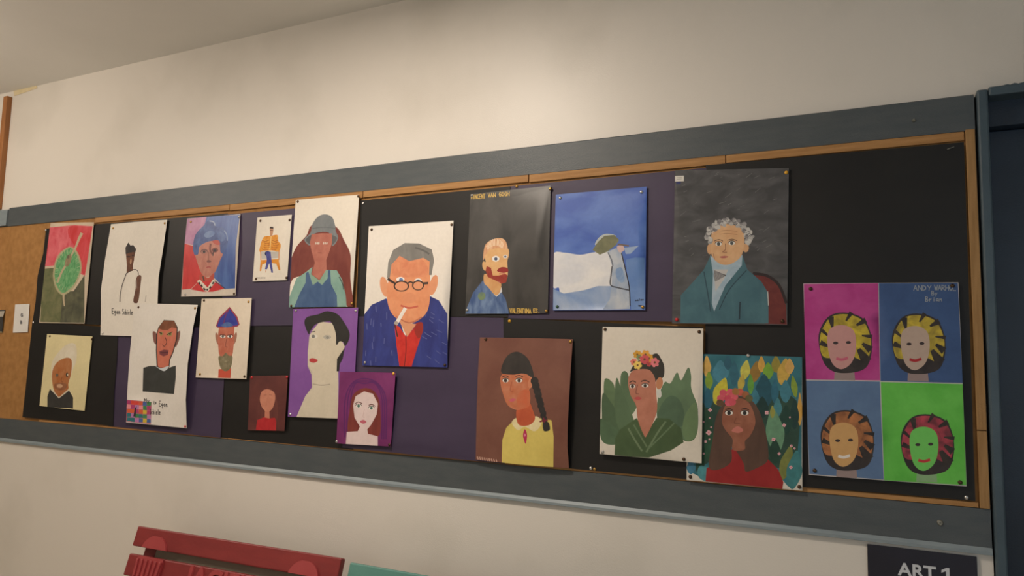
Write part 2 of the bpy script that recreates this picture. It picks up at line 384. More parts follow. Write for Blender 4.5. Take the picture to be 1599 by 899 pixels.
# plain coloured backing papers (photo pixels)
PX = (0, 0, 1)
def backing(kind, pts, off, label, lift=(0, 0, 0, 0), edge=None, wave=.0008):
    s = Sheet(PX, pts, off, (0, 0, 0), lift=lift, wave=wave, matn=kind, edge=edge)
    return s.build('backing_paper', label, 'paper', 'coloured backing papers on the pinboard')
B0 = -BY+.0065
backing('black_paper', [(72, 357), (356, 333), (350, 512), (51, 503)], B0+.001, 'black backing paper behind the green leaf painting and the white vest man',
        edge=[(72, 357), (150, 350), (262, 341), (356, 333), (350, 512), (180, 508), (51, 503), (56, 470), (59, 430), (68, 395)], lift=(.001, 0, 0, 0))
backing('black_paper', [(51, 500), (184, 512), (177, 665), (35, 651)], B0+.002, 'black backing paper behind the cream painting of the white haired man', lift=(.001, .001, 0, 0),
        edge=[(51, 500), (120, 507), (184, 512), (183, 560), (179, 610), (177, 665), (105, 658), (35, 651), (41, 600), (46, 550)])
backing('purple_paper', [(172, 516), (356, 500), (345, 683), (170, 665)], B0, 'dark purple backing paper beneath the red faced man painting', lift=(0, .003, 0, .002))
backing('purple_paper', [(350, 335), (464, 325), (457, 508), (346, 509)], B0+.0018, 'dark purple backing paper behind the small orange armchair painting')
backing('black_paper', [(340, 505), (560, 498), (552, 702), (338, 682)], B0-.001, 'black backing paper around the small maroon faceless portrait')
backing('black_paper', [(563, 313), (797, 291), (793, 495), (556, 493)], B0+.002, 'black backing paper behind the white painting of the smoking man', lift=(.001, 0, 0, 0))
backing('purple_paper', [(544, 492), (788, 496), (790, 724), (536, 698)], B0+.0005, 'dark purple backing paper below the smoking man and the bearded man', lift=(0, 0, 0, .012))
backing('purple_paper', [(794, 291), (1103, 262), (1099, 503), (793, 497)], B0+.0008, 'dark purple backing paper behind the bright blue parasol painting')
backing('black_paper', [(786, 496), (1098, 511), (1097, 750), (790, 722)], B0+.0015, 'black backing paper behind the girl with the braid and the leaf portrait')
backing('black_paper', [(1102, 258), (1504, 222), (1522, 786), (1101, 751)], B0+.001, 'large black backing paper behind the four colour panel painting',
        edge=[(1102, 258), (1300, 240), (1505, 222), (1512, 430), (1520, 700), (1523, 782), (1400, 771), (1255, 760), (1101, 750), (1101.5, 500)])

PINS = []
def pins(what, view, *lst):
    x0, y0, k = view
    for x, y, kind, where in lst: PINS.append((x0+x/k, y0+y/k, kind, what, where))
PO = -BY+.0120                                          # standard distance of a painting from the wall

# 1 green leaf on red
V = (50, 330, 4.495)
s = Sheet(V, [(132, 82), (435, 76), (370, 787), (52, 782)], PO, (205, 190, 168), (190, 172, 150), lift=(.003, .008, 0, 0))
s.part('painted_background')
s.fill((198, 74, 86), [(128, 112), (200, 106), (300, 96), (428, 104), (410, 300), (388, 452), (352, 440), (300, 420), (160, 380), (88, 386), (104, 250)], (214, 112, 120), (28, 14), smooth=False)
s.fill((190, 48, 52), [(268, 106), (395, 108), (420, 124), (404, 320), (386, 440), (350, 400), (310, 260), (258, 170)], (208, 84, 92), (26, 14))
s.fill((92, 98, 66), [(82, 404), (160, 396), (220, 500), (240, 780), (60, 776)], (118, 118, 84), (26, 26), smooth=False)
s.fill((72, 74, 60), [(220, 560), (300, 560), (384, 448), (368, 782), (200, 780)], (98, 98, 76), (26, 26), smooth=False)
s.part('painted_leaf')
s.fill((168, 168, 132), [(166, 350), (200, 290), (262, 248), (312, 270), (350, 340), (358, 420), (320, 510), (270, 565), (215, 586), (170, 540), (150, 450)], (170, 152, 120), (60, 60))
s.fill((72, 142, 88), [(176, 356), (210, 300), (262, 258), (302, 280), (338, 345), (346, 418), (308, 505), (262, 552), (218, 572), (182, 530), (162, 450)], (122, 172, 122), (70, 50))
s.line((184, 168, 140), [(352, 152), (330, 200), (304, 268)], 22, taper=.6)
s.line((178, 160, 132), [(300, 270), (258, 350), (215, 420), (180, 500)], 14)
s.ell((150, 132, 104), 258, 345, 20, 46, 20, (120, 110, 84)); s.ell((100, 94, 76), 257, 318, 8, 14, 10)
s.line((184, 168, 140), [(226, 575), (226, 620), (232, 665)], 16, taper=.5)
for a in range(-150, 190, 14):
    r = math.radians(a); s.line((180, 184, 150), [(255+70*math.cos(r), 415+120*math.sin(r)), (255+92*math.cos(r), 415+150*math.sin(r))], 2.4)
s.build('leaf_painting', 'red and green painting of a round green leaf on a stalk', 'painting', 'paintings pinned to the board')
pins('green leaf painting', V, (427, 90, 'dark', 'upper right'))

# 2 man in a white vest
s = Sheet(V, [(556, 90), (950, 58), (890, 876), (480, 868)], PO+.0015, (222, 216, 206), (217, 211, 201), (10, 10), lift=(.005, .006, 0, 0),
          edge=[(556, 90), (750, 72), (950, 58), (930, 240), (897, 470), (890, 650), (888, 876), (680, 874), (480, 868), (490, 700), (492, 560), (520, 350)])
s.part('painted_man')
s.fill((58, 52, 50), [(662, 300), (660, 255), (680, 218), (695, 240), (714, 236), (734, 264), (722, 320), (700, 300)], (42, 40, 42), smooth=False)
s.fill((112, 72, 52), [(664, 300), (690, 290), (724, 284), (720, 340), (712, 378), (712, 416), (668, 432), (670, 380)], (88, 54, 40), (60, 60), smooth=False)
s.ell((176, 140, 112), 697, 352, 6, 20, 5); s.ell((52, 36, 32), 682, 318, 12, 5); s.ell((52, 36, 32), 712, 310, 9, 5)
s.fill((92, 60, 48), [(748, 450), (770, 452), (768, 500), (748, 634), (714, 632), (730, 540), (732, 480)], (110, 74, 58), (60, 60))
s.line((66, 58, 56), [(668, 432), (640, 510), (624, 580), (620, 634)], 6); s.line((66, 58, 56), [(672, 434), (700, 414), (730, 408), (748, 424), (750, 446)], 5)
s.line((140, 132, 124), [(806, 590), (800, 635)], 4); s.line((150, 142, 134), [(740, 540), (735, 470)], 3)
s.text('ink', 'Egon', (566, 682), 36, 15, .03, 4, ratio=.30); s.text('ink', 'Schiele', (638, 684), 38, 10.5, .05, 3.4, ratio=.2)
s.build('vest_man_painting', 'white sheet with a dark haired man in a white vest', 'painting', 'paintings pinned to the board')
pins('white vest man painting', V, (565, 117, 'brass', 'upper left'), (926, 82, 'brass', 'upper right'), (490, 856, 'steel', 'lower left'))

# 3 portrait with blue hair
V = (270, 310, 5.29)
s = Sheet(V, [(120, 165), (558, 128), (520, 800), (68, 810)], PO, (212, 200, 186), (196, 186, 178), lift=(.002, .012, 0, 0), matn='satin_paint')
s.part('painted_background')
s.fill((54, 80, 146), [(280, 148), (556, 132), (540, 400), (522, 742), (440, 748), (330, 640), (330, 400), (200, 300)], (78, 108, 168), (40, 8), smooth=False)
s.fill((164, 104, 148), [(122, 168), (282, 150), (260, 230), (170, 385), (102, 370)], (186, 136, 168), (30, 16), smooth=False)
s.fill((182, 36, 40), [(102, 372), (170, 390), (260, 470), (240, 660), (150, 745), (76, 752)], (202, 58, 56), (30, 16), smooth=False)
s.part('painted_hair')
s.fill((44, 66, 124), [(170, 400), (190, 300), (255, 225), (310, 175), (360, 230), (420, 240), (462, 300), (466, 380), (440, 440), (400, 470), (200, 466), (178, 450)], (76, 104, 160), (34, 26))
s.ell((110, 134, 176), 305, 296, 46, 26, -15, (84, 112, 164)); s.ell((90, 116, 166), 412, 318, 26, 40, -20, (60, 84, 140))
s.line((150, 164, 190), [(305, 185), (340, 195), (352, 225)], 9); s.line((130, 150, 186), [(430, 265), (455, 300), (462, 350)], 8)
s.part('painted_face')
s.fill((188, 128, 112), [(212, 460), (222, 400), (270, 366), (330, 350), (390, 365), (402, 440), (424, 462), (400, 510), (380, 560), (340, 625), (280, 650), (240, 620), (205, 530), (190, 470)], (172, 108, 94), (50, 30))
s.fill((176, 72, 60), [(330, 352), (380, 345), (398, 380), (360, 380)]); s.line((116, 62, 58), [(318, 372), (312, 420), (330, 460)], 16); s.line((150, 96, 84), [(300, 440), (296, 510), (285, 525)], 12)
s.ell((112, 72, 72), 262, 436, 30, 20, -5); s.ell((172, 120, 108), 262, 442, 24, 12); s.ell((46, 34, 42), 262, 440, 12, 10)
s.ell((112, 60, 60), 354, 426, 28, 20); s.ell((40, 30, 40), 352, 430, 13, 11); s.line((60, 40, 48), [(340, 440), (336, 474)], 10)
s.ell((120, 74, 68), 302, 518, 20, 10, 5); s.line((164, 76, 74), [(280, 572), (300, 564), (318, 570)], 12)
s.part('painted_neck')
s.fill((190, 84, 66), [(230, 620), (290, 655), (345, 615), (335, 690), (285, 748), (225, 680)], (170, 66, 52), (40, 40))
s.line((84, 54, 50), [(250, 640), (262, 690), (270, 735)], 12)
s.part('painted_collar')
s.fill((186, 34, 42), [(210, 690), (150, 750), (250, 770), (330, 770), (430, 745), (340, 672)], (200, 52, 54), (40, 40), smooth=False)
s.poly((216, 206, 192), [(200, 680), (225, 668), (288, 735), (336, 668), (360, 684), (290, 770), (262, 762)])
for p in [((214, 690), (226, 708)), ((232, 712), (246, 730)), ((254, 738), (270, 756)), ((282, 758), (290, 746)), ((304, 744), (318, 726)), ((330, 706), (344, 688))]: s.line((40, 36, 40), p, 14, smooth=False)
s.line((40, 50, 80), [(350, 680), (400, 715), (440, 748)], 8)
s.build('blue_hair_painting', 'painted face with blue hair on a red, pink and blue background', 'painting', 'paintings pinned to the board')
pins('blue haired face painting', V, (140, 190, 'brass', 'upper left'), (538, 150, 'steel', 'upper right'), (498, 784, 'dark', 'lower right'), (92, 790, 'steel', 'lower left'))

# 4 man in an orange armchair
s = Sheet(V, [(700, 157), (982, 132), (944, 672), (660, 683)], PO+.001, (224, 217, 204), (219, 211, 198), (10, 10), lift=(.003, .012, 0, 0))
s.part('painted_armchair')
s.fill((208, 132, 40), [(722, 440), (722, 405), (752, 320), (812, 308), (870, 302), (878, 350), (905, 386), (886, 440), (830, 430), (760, 432)], (222, 160, 70), (70, 70))
s.poly((184, 180, 174), [(732, 436), (886, 440), (882, 492), (736, 500)])
s.fill((206, 128, 36), [(728, 508), (884, 500), (890, 540), (895, 595), (880, 590), (862, 540), (790, 528), (742, 545), (732, 600), (720, 598)], (220, 150, 60), smooth=False)
s.line((206, 128, 36), [(728, 420), (730, 510)], 7); s.line((206, 128, 36), [(890, 420), (886, 510)], 7)
for k in range(10):
    x = 735+(k % 2)*75+random.uniform(0, 20); y = 345+(k//2)*18; s.line((156, 84, 26), [(x, y), (x+25, y+8), (x+55, y)], 4)
s.part('painted_man')
s.fill((186, 140, 110), [(803, 240), (830, 240), (832, 270), (822, 312), (808, 312), (804, 270)]); s.poly((52, 44, 42), [(802, 246), (804, 233), (832, 233), (833, 250)])
s.line((90, 60, 50), [(806, 262), (830, 262)], 4); s.line((226, 190, 120), [(815, 310), (805, 420)], 8)
s.ell((44, 44, 92), 786, 455, 24, 22); s.fill((58, 60, 134), [(772, 440), (812, 440), (822, 520), (832, 612), (818, 614), (800, 535), (782, 584), (764, 584), (780, 510)], (80, 84, 150), smooth=False)
s.line((206, 160, 130), [(772, 588), (770, 610)], 8)
s.text('pencil', 'inorsecio', (692, 646), 12, 8.5, 0, 2)
s.build('orange_armchair_painting', 'small white sheet with a man seated in an orange armchair', 'painting', 'paintings pinned to the board')
pins('orange armchair painting', V, (717, 182, 'dark', 'upper left'), (960, 176, 'dark', 'upper right'), (932, 652, 'dark', 'lower right'), (680, 662, 'dark', 'lower left'))

# 5 woman in a grey hat
V = (430, 290, 4.495)
s = Sheet(V, [(145, 100), (588, 62), (545, 848), (96, 852)], PO+.0015, (226, 219, 206), (221, 213, 200), (10, 10), lift=(.002, .012, 0, 0))
s.part('painted_chair')
s.fill((112, 52, 46), [(104, 690), (110, 540), (150, 430), (220, 350), (250, 284), (330, 240), (440, 296), (490, 380), (545, 490), (540, 650), (552, 830), (530, 870), (380, 700), (200, 640), (130, 650)], (128, 66, 56), (30, 12))
s.part('painted_hat')
s.fill((112, 118, 122), [(205, 378), (248, 330), (262, 270), (300, 218), (350, 200), (400, 220), (422, 270), (430, 320), (448, 370), (405, 424), (380, 330), (270, 340), (246, 418)], (128, 132, 134), (30, 20))
s.line((98, 102, 106), [(262, 300), (340, 292), (425, 300)], 5); s.fill((88, 88, 90), [(216, 380), (255, 345), (262, 380), (246, 410)]); s.fill((94, 94, 96), [(400, 350), (440, 370), (405, 415)])
s.part('painted_face')
s.fill((178, 112, 96), [(258, 340), (330, 334), (402, 336), (404, 400), (382, 470), (362, 520), (364, 590), (312, 660), (256, 620), (280, 540), (256, 460), (244, 400)], (166, 98, 84), (40, 40), smooth=False)
for x in (286, 298, 308, 342, 354, 366): s.ell((206, 190, 176), x, 404, 5, 9, 10, n=10)
s.line((140, 78, 68), [(300, 470), (330, 472)], 4)
s.part('painted_blouse')
s.fill((122, 158, 148), [(100, 780), (150, 650), (210, 610), (262, 570), (252, 630), (310, 668), (362, 590), (440, 595), (478, 660), (500, 770), (502, 870), (88, 870)], (136, 170, 158), (26, 26), smooth=False)
s.part('painted_overalls')
s.fill((58, 84, 124), [(216, 612), (234, 604), (262, 690), (300, 672), (330, 696), (372, 650), (374, 594), (392, 594), (396, 690), (436, 770), (436, 870), (126, 870), (170, 760), (214, 680)], (74, 100, 136), (26, 16), smooth=False)
s.poly((130, 160, 140), [(250, 618), (312, 664), (366, 596), (338, 694), (300, 672), (264, 698)]); s.line((40, 36, 40), [(456, 640), (480, 690), (486, 730)], 6)
s.build('grey_hat_painting', 'faceless woman in a grey hat and blue overalls, brown chair behind', 'painting', 'paintings pinned to the board')
pins('grey hat woman painting', V, (153, 110, 'dark', 'upper left'), (577, 72, 'dark', 'upper right'), (533, 826, 'brass', 'lower right'), (106, 842, 'dark', 'lower left'))

# 6 smoking man
V = (555, 300, 3.1)
s = Sheet(V, [(66, 165), (475, 138), (446, 848), (34, 838)], PO+.001, (228, 222, 213), (225, 218, 208), (8, 8), lift=(.002, .008, 0, 0), matn='satin_paint')
s.part('painted_jacket')
s.fill((38, 46, 116), [(26, 860), (34, 606), (80, 545), (150, 514), (200, 560), (240, 700), (320, 560), (362, 502), (410, 525), (452, 590), (450, 860)], (50, 62, 136), (30, 12), smooth=False)
for k in range(46):
    x = random.uniform(50, 430); y = random.uniform(545, 820)
    if 185 < x < 320: continue
    if x < 250: s.line((92, 100, 152), [(x, y), (x+random.uniform(-3, 3), y+random.uniform(18, 38))], 3.5)
    else: s.line((88, 96, 150), [(x, y), (x+random.uniform(18, 34), y+random.uniform(6, 18))], 3.5)
s.part('painted_shirt')
s.fill((192, 38, 34), [(190, 640), (212, 650), (248, 700), (312, 630), (330, 670), (296, 770), (268, 860), (216, 858), (200, 740)], (208, 54, 44), (40, 40), smooth=False)
s.fill((150, 42, 34), [(290, 640), (326, 630), (330, 672), (310, 708), (290, 680)]); s.line((110, 26, 26), [(246, 700), (246, 770), (238, 842)], 4); s.line((90, 40, 32), [(192, 640), (206, 700)], 7)
s.part('painted_face')
s.fill((214, 150, 112), [(212, 620), (300, 640), (318, 612), (252, 700)], smooth=False)
s.ell((220, 152, 112), 142, 458, 20, 50, -12); s.ell((218, 148, 108), 382, 450, 20, 50, 14)
s.fill((224, 152, 110), [(168, 400), (172, 330), (215, 300), (300, 310), (362, 320), (364, 430), (362, 540), (336, 598), (270, 634), (200, 610), (164, 560), (152, 480)], (216, 138, 96), (30, 30))
s.fill((210, 128, 92), [(180, 330), (230, 305), (330, 330), (352, 400), (250, 412), (185, 400)], (220, 146, 106)); s.line((184, 110, 82), [(196, 600), (262, 632), (325, 604)], 6)
s.ell((217, 143, 103), 262, 512, 34, 26); s.line((198, 96, 76), [(220, 548), (262, 560), (306, 552)], 9)
s.part('painted_hair')
s.fill((118, 116, 112), [(154, 418), (160, 340), (184, 280), (240, 246), (310, 248), (372, 278), (384, 330), (372, 402), (360, 400), (362, 336), (330, 318), (262, 334), (215, 308), (176, 350), (168, 412)], (134, 131, 126), (26, 14), smooth=False)
s.line((96, 94, 92), [(290, 268), (330, 282), (360, 300)], 9)
s.part('painted_glasses')
s.ell((238, 232, 226), 219, 422, 20, 12); s.ell((98, 126, 176), 222, 424, 10, 9, n=14); s.ell((236, 230, 224), 306, 428, 18, 11); s.ell((96, 124, 174), 306, 430, 10, 8, n=14)
s.ell((50, 38, 36), 224, 454, 38, 27); s.ell((222, 150, 110), 224, 455, 31, 21); s.ell((50, 38, 36), 306, 451, 30, 25); s.ell((222, 150, 110), 306, 452, 24, 19)
s.line((50, 38, 36), [(158, 418), (176, 432), (196, 442)], 14, taper=.6); s.line((50, 38, 36), [(256, 440), (268, 434), (282, 440)], 7); s.line((50, 38, 36), [(330, 442), (356, 440)], 11)
s.part('painted_cigarette')
s.line((232, 226, 218), [(244, 560), (198, 638)], 17, smooth=False); s.line((170, 160, 150), [(204, 626), (194, 640)], 18, smooth=False)
s.build('smoking_man_painting', 'white sheet with a grey haired man in round glasses smoking a cigarette', 'painting', 'paintings pinned to the board')
pins('smoking man painting', V, (75, 180, 'dark', 'upper left'), (462, 156, 'dark', 'upper right'), (430, 836, 'dark', 'lower right'), (42, 824, 'steel', 'lower left'))
PINS.append((566, 317, 'steel', 'black paper behind the smoking man', 'upper left'))

GRP = 'paintings pinned to the board'
# 7 bearded man on black
V = (710, 270, 3.745)
s = Sheet(V, [(92, 124), (562, 74), (545, 818), (62, 826)], PO, (50, 49, 48), (74, 72, 70), (14, 7), lift=(.003, .016, 0, 0), matn='satin_paint')
s.part('painted_shirt')
s.fill((58, 84, 132), [(64, 822), (72, 790), (110, 700), (168, 628), (220, 680), (272, 690), (300, 740), (318, 822)], (112, 136, 172), (40, 16), smooth=False)
s.ell((120, 140, 96), 160, 720, 22, 24, 20, (92, 116, 110)); s.poly((206, 206, 208), [(230, 708), (276, 668), (280, 694), (246, 724)])
s.part('painted_face')
s.fill((214, 166, 112), [(178, 590), (230, 610), (272, 640), (268, 690), (242, 716), (200, 670), (174, 640)], (204, 150, 96), (40, 40))
s.fill((222, 178, 124), [(184, 520), (172, 480), (180, 440), (230, 420), (312, 440), (322, 480), (312, 520), (314, 600), (290, 640), (220, 610), (186, 570), (164, 540)], (214, 164, 108), (40, 40))
s.ell((216, 170, 116), 177, 545, 12, 28, -10); s.ell((230, 226, 222), 243, 502, 22, 17); s.ell((72, 84, 110), 244, 503, 10, 10, n=14)
s.ell((230, 226, 222), 300, 490, 13, 10); s.ell((72, 84, 110), 300, 490, 7, 6, n=12)
s.part('painted_beard')
s.fill((140, 40, 34), [(190, 545), (215, 555), (226, 600), (258, 600), (300, 590), (314, 600), (304, 640), (276, 648), (240, 628), (196, 608), (184, 570)], (156, 60, 44), (70, 70), smooth=False)
s.fill((146, 38, 36), [(250, 572), (275, 552), (310, 556), (316, 578), (280, 584)]); s.line((196, 130, 100), [(262, 590), (300, 588)], 8)
s.part('painted_hair')
s.fill((206, 146, 102), [(170, 512), (172, 460), (190, 410), (250, 382), (296, 392), (314, 440), (300, 448), (260, 440), (210, 450), (184, 480)], (222, 178, 140), (90, 20))
for k in range(15):
    a = -2.7+k*.145; x = 242+62*math.cos(a); y = 455+70*math.sin(a)
    s.line((232, 206, 176), [(x, y), (242+48*math.cos(a), 466+40*math.sin(a))], 4)
s.cur = None
s.text('gold_ink', 'VINCENT', (96, 128), 26, 12.2, -.06, 4, .36); s.text('gold_ink', 'VAN', (196, 118), 24, 16, -.04, 4, .5); s.text('gold_ink', 'GOGH', (260, 113), 24, 16, -.04, 4, .5)
s.text('gold_ink', 'VALENTINA', (324, 792), 26, 14, .02, 4.5, .42); s.text('gold_ink', 'ES.', (462, 794), 23, 13, 0, 4.5, .45)
s.build('bearded_man_painting', 'black painting of a red bearded man in blue with gold lettering', 'painting', GRP)
pins('black bearded man painting', V, (95, 129, 'steel', 'upper left'), (555, 90, 'brass', 'upper right'), (532, 806, 'brass', 'lower right'), (68, 800, 'steel', 'lower left'))
PINS.append((806, 290.5, 'brass', 'purple paper under the bearded man', 'upper')); PINS.append((795, 501, 'gold', 'black paper above the braid girl', 'upper left'))

# 8 blue sky with a parasol
V = (850, 270, 3.91)
s = Sheet(V, [(70, 132), (626, 84), (616, 836), (54, 838)], PO, (56, 90, 174), (88, 122, 194), (8, 14), lift=(.002, .006, 0, 0), matn='satin_paint')
s.fill((92, 128, 186), [(500, 530), (560, 516), (616, 520), (614, 832), (530, 834)], (110, 142, 194), (14, 14), smooth=False)
s.part('painted_cloud')
s.fill((228, 226, 224), [(56, 500), (130, 488), (220, 500), (300, 486), (390, 480), (420, 580), (410, 690), (330, 690), (240, 720), (110, 740), (90, 700), (55, 690)], (208, 210, 216), (10, 16))
s.fill((120, 148, 192), [(56, 706), (120, 736), (240, 716), (330, 690), (412, 690), (400, 780), (360, 834), (56, 836)], (168, 182, 204), (10, 12), smooth=False)
s.part('painted_parasol')
s.fill((176, 184, 184), [(312, 440), (330, 400), (370, 374), (420, 376), (440, 390), (380, 400)])
s.fill((104, 106, 78), [(296, 470), (330, 420), (370, 384), (430, 380), (460, 410), (440, 440), (390, 480), (340, 500)], (126, 126, 92), (40, 40), smooth=False)
s.part('painted_woman')
s.fill((150, 166, 190), [(386, 480), (440, 460), (470, 470), (490, 560), (520, 690), (524, 830), (356, 834), (400, 770), (412, 680), (416, 570)], (186, 192, 200), (30, 20), smooth=False)
s.fill((112, 142, 186), [(440, 590), (476, 580), (492, 650), (470, 670), (444, 640)], (140, 164, 194)); s.fill((204, 176, 172), [(446, 450), (480, 444), (492, 470), (462, 486)]); s.line((110, 92, 80), [(450, 436), (520, 446)], 9)
s.poly((150, 170, 200), [(490, 458), (580, 446), (530, 494), (500, 496)])
s.line((44, 42, 52), [(474, 490), (500, 600), (520, 700), (524, 810)], 7); s.line((44, 42, 52), [(416, 570), (408, 630), (406, 684), (450, 700), (520, 716)], 7); s.line((80, 84, 100), [(390, 486), (412, 530), (420, 568)], 6)
s.cur = None
s.text('ink', 'nalen', (556, 770), 12, 11, -.1, 2.5); s.text('ink', 'en', (575, 800), 14, 11, 0, 3)
s.build('parasol_painting', 'bright blue painting of a figure with a green parasol beside a white cloud', 'painting', GRP)
pins('blue parasol painting', V, (92, 150, 'steel', 'upper left'), (590, 114, 'steel', 'upper right'), (597, 817, 'brass', 'lower right'), (75, 815, 'green', 'lower left'))

# 9 old man in a teal coat
V = (1030, 240, 3.21)
s = Sheet(V, [(78, 84), (648, 72), (640, 858), (62, 850)], PO+.001, (66, 66, 68), (88, 88, 90), (16, 30), lift=(.002, .004, 0, 0))
for k in range(60):
    x = random.uniform(95, 620); y = random.uniform(100, 560); L = random.uniform(10, 34)
    if 220 < x < 470 and y > 300: continue
    s.line((112, 112, 112), [(x, y), (x+L, y-L*random.uniform(.2, .8))], random.uniform(1, 2.4))
s.part('painted_chair')
s.fill((96, 40, 40), [(470, 598), (540, 610), (600, 660), (634, 760), (638, 856), (530, 852)], (110, 50, 46), smooth=False); s.line((44, 34, 36), [(468, 600), (540, 612), (600, 660), (636, 750)], 14)
s.part('painted_coat')
s.fill((62, 98, 110), [(104, 848), (106, 710), (170, 640), (222, 580), (256, 510), (340, 560), (416, 510), (440, 580), (510, 640), (546, 700), (546, 850)], (74, 112, 122), (20, 14), smooth=False)
s.line((40, 66, 78), [(222, 590), (240, 690), (256, 790)], 5); s.line((40, 66, 78), [(436, 584), (350, 680), (300, 780)], 5); s.line((34, 50, 60), [(404, 742), (400, 830)], 7); s.line((200, 200, 196), [(542, 690), (546, 760)], 4)
s.part('painted_cravat')
s.fill((150, 172, 188), [(254, 508), (300, 550), (360, 550), (416, 506), (412, 560), (330, 660), (274, 790), (262, 750), (268, 600)], (170, 188, 200), (40, 40), smooth=False)
s.fill((186, 184, 182), [(272, 580), (344, 580), (322, 630), (280, 690)], smooth=False)
for k in range(16): x = 276+k*3.6; s.line((86, 84, 88), [(x, 584+k*1.5), (x-3+k*.6, 612), (x+4, 640-k*2)], 2.6)
s.part('painted_face')
s.ell((206, 160, 118), 252, 478, 14, 26); s.ell((204, 158, 116), 432, 472, 16, 22)
s.fill((214, 172, 130), [(256, 440), (270, 380), (320, 354), (380, 360), (420, 390), (424, 460), (404, 520), (350, 555), (300, 550), (262, 510)], (204, 158, 116), (40, 40))
for y in (388, 404): s.line((172, 126, 92), [(306, y), (340, y-4), (390, y+2)], 2.6)
s.eye(296, 452, 16, 10, (80, 84, 84)); s.eye(362, 448, 16, 10, (80, 84, 84)); s.line((112, 84, 66), [(274, 438), (298, 430), (318, 438)], 4); s.line((112, 84, 66), [(340, 434), (364, 428), (388, 436)], 4)
s.line((150, 106, 80), [(330, 450), (330, 480), (316, 492), (338, 494)], 4); s.fill((172, 98, 92), [(300, 518), (322, 512), (346, 516), (322, 524)]); s.line((150, 108, 82), [(270, 500), (276, 530)], 3)
s.part('painted_hair')
rs = random.Random(3)
for k in range(46):
    t = k/45; a = math.pi*(1.02-1.06*t) if k < 46 else 0
    rr = rs.uniform(.92, 1.22); x = 348+96*math.cos(a)*rr; y = 436-92*math.sin(a)*rr
    g = rs.choice([(150, 148, 148), (172, 170, 168), (128, 126, 128), (190, 188, 184)]); s.ell(g, x, y, rs.uniform(9, 17), rs.uniform(8, 13), rs.uniform(0, 180), n=10)
for k in range(34):
    a = rs.uniform(-.05, 1.02)*math.pi; rr = rs.uniform(.98, 1.2); x = 348+94*math.cos(a)*rr; y = 436-90*math.sin(a)*rr
    s.line(rs.choice([(96, 94, 98), (206, 204, 200)]), [(x-6, y), (x, y-5), (x+6, y+1)], 2.6)
s.part('paper_label').poly((216, 212, 204), [(78, 112), (122, 110), (122, 138), (78, 140)]); s.line((140, 136, 132), [(86, 120), (112, 118)], 2); s.line((140, 136, 132), [(86, 128), (112, 126)], 2); s.poly((50, 58, 108), [(84, 141), (108, 139), (106, 152), (84, 153)])
s.build('teal_coat_painting', 'dark painting of an old man with grey curls in a teal coat', 'painting', GRP)
pins('teal coat man painting', V, (634, 92, 'gold', 'upper right'), (615, 838, 'dark', 'lower right'), (84, 830, 'red', 'lower left'))

# 10 four coloured panels with plain heads
V = (1240, 420, 2.497)
s = Sheet(V, [(36, 56), (640, 52), (672, 846), (58, 802)], PO+.0005, (196, 190, 190), (180, 176, 178), lift=(.002, .005, 0, .002))
def panel(name, c, c2, pts, cx, cy, hair, hair2, face, lips, sl=0):
    s.part(name); s.fill(c, pts, c2, (16, 16), smooth=False)
    s.poly((150, 132, 130) if face[1] < 170 else (138, 176, 130), [(cx-36, cy+70), (cx+36, cy+70), (cx+42, cy+138), (cx-40, cy+136)])
    s.fill((46, 42, 44), [(cx-84, cy+60), (cx-100, cy-40), (cx-60, cy-112), (cx+10, cy-126), (cx+80, cy-96), (cx+108, cy-10), (cx+92, cy+78), (cx+40, cy+106), (cx-40, cy+104)], (60, 54, 54))
    s.fill(hair, [(cx-86, cy+40), (cx-94, cy-36), (cx-56, cy-106), (cx+8, cy-120), (cx+74, cy-92), (cx+104, cy-12), (cx+84, cy+62), (cx+20, cy+40), (cx-40, cy+50)], hair2, (44, 44))
    for a, r0, r1, wd in ((150, 104, 60, 14), (118, 118, 84, 26), (78, 124, 88, 18), (48, 122, 80, 24), (14, 110, 66, 16), (-14, 104, 60, 30), (-40, 112, 50, 44), (178, 96, 66, 22)):
        r = math.radians(a); s.line((42, 39, 40), [(cx+2+r0*math.cos(r), cy-6-r0*math.sin(r)), (cx+10+r1*math.cos(r+.25), cy-6-r1*math.sin(r+.25))], wd, smooth=False, taper=.35, c2=(64, 56, 52))
    s.fill(face, [(cx-66, cy-10), (cx-56, cy-62), (cx-8, cy-78), (cx+36, cy-56), (cx+46, cy+4), (cx+30, cy+66), (cx-12, cy+94), (cx-50, cy+66)], None)
    s.ell((60, 50, 52), cx-34, cy-8, 10, 6, n=12); s.ell((60, 50, 52), cx+16, cy-10, 10, 6, n=12)
    s.line(lips, [(cx-32, cy+52), (cx-10, cy+57), (cx+14, cy+50)], 11)
panel('pink_panel', (172, 52, 128), (186, 74, 144), [(38, 58), (328, 55), (335, 434), (44, 430)], 196, 296, (208, 186, 58), (150, 132, 50), (196, 146, 142), (196, 96, 120))
panel('blue_panel', (56, 82, 128), (64, 92, 140), [(330, 55), (638, 54), (656, 444), (337, 436)], 482, 300, (206, 182, 62), (146, 130, 56), (186, 164, 150), (168, 40, 48))
panel('slate_panel', (88, 114, 152), (96, 124, 160), [(45, 434), (334, 438), (349, 820), (60, 798)], 204, 676, (186, 122, 76), (130, 84, 56), (204, 160, 104), (226, 220, 214))
panel('green_panel', (92, 184, 70), (108, 198, 84), [(338, 440), (656, 448), (671, 842), (351, 822)], 516, 692, (190, 72, 88), (112, 52, 62), (112, 200, 96), (190, 60, 62))
s.cur = None
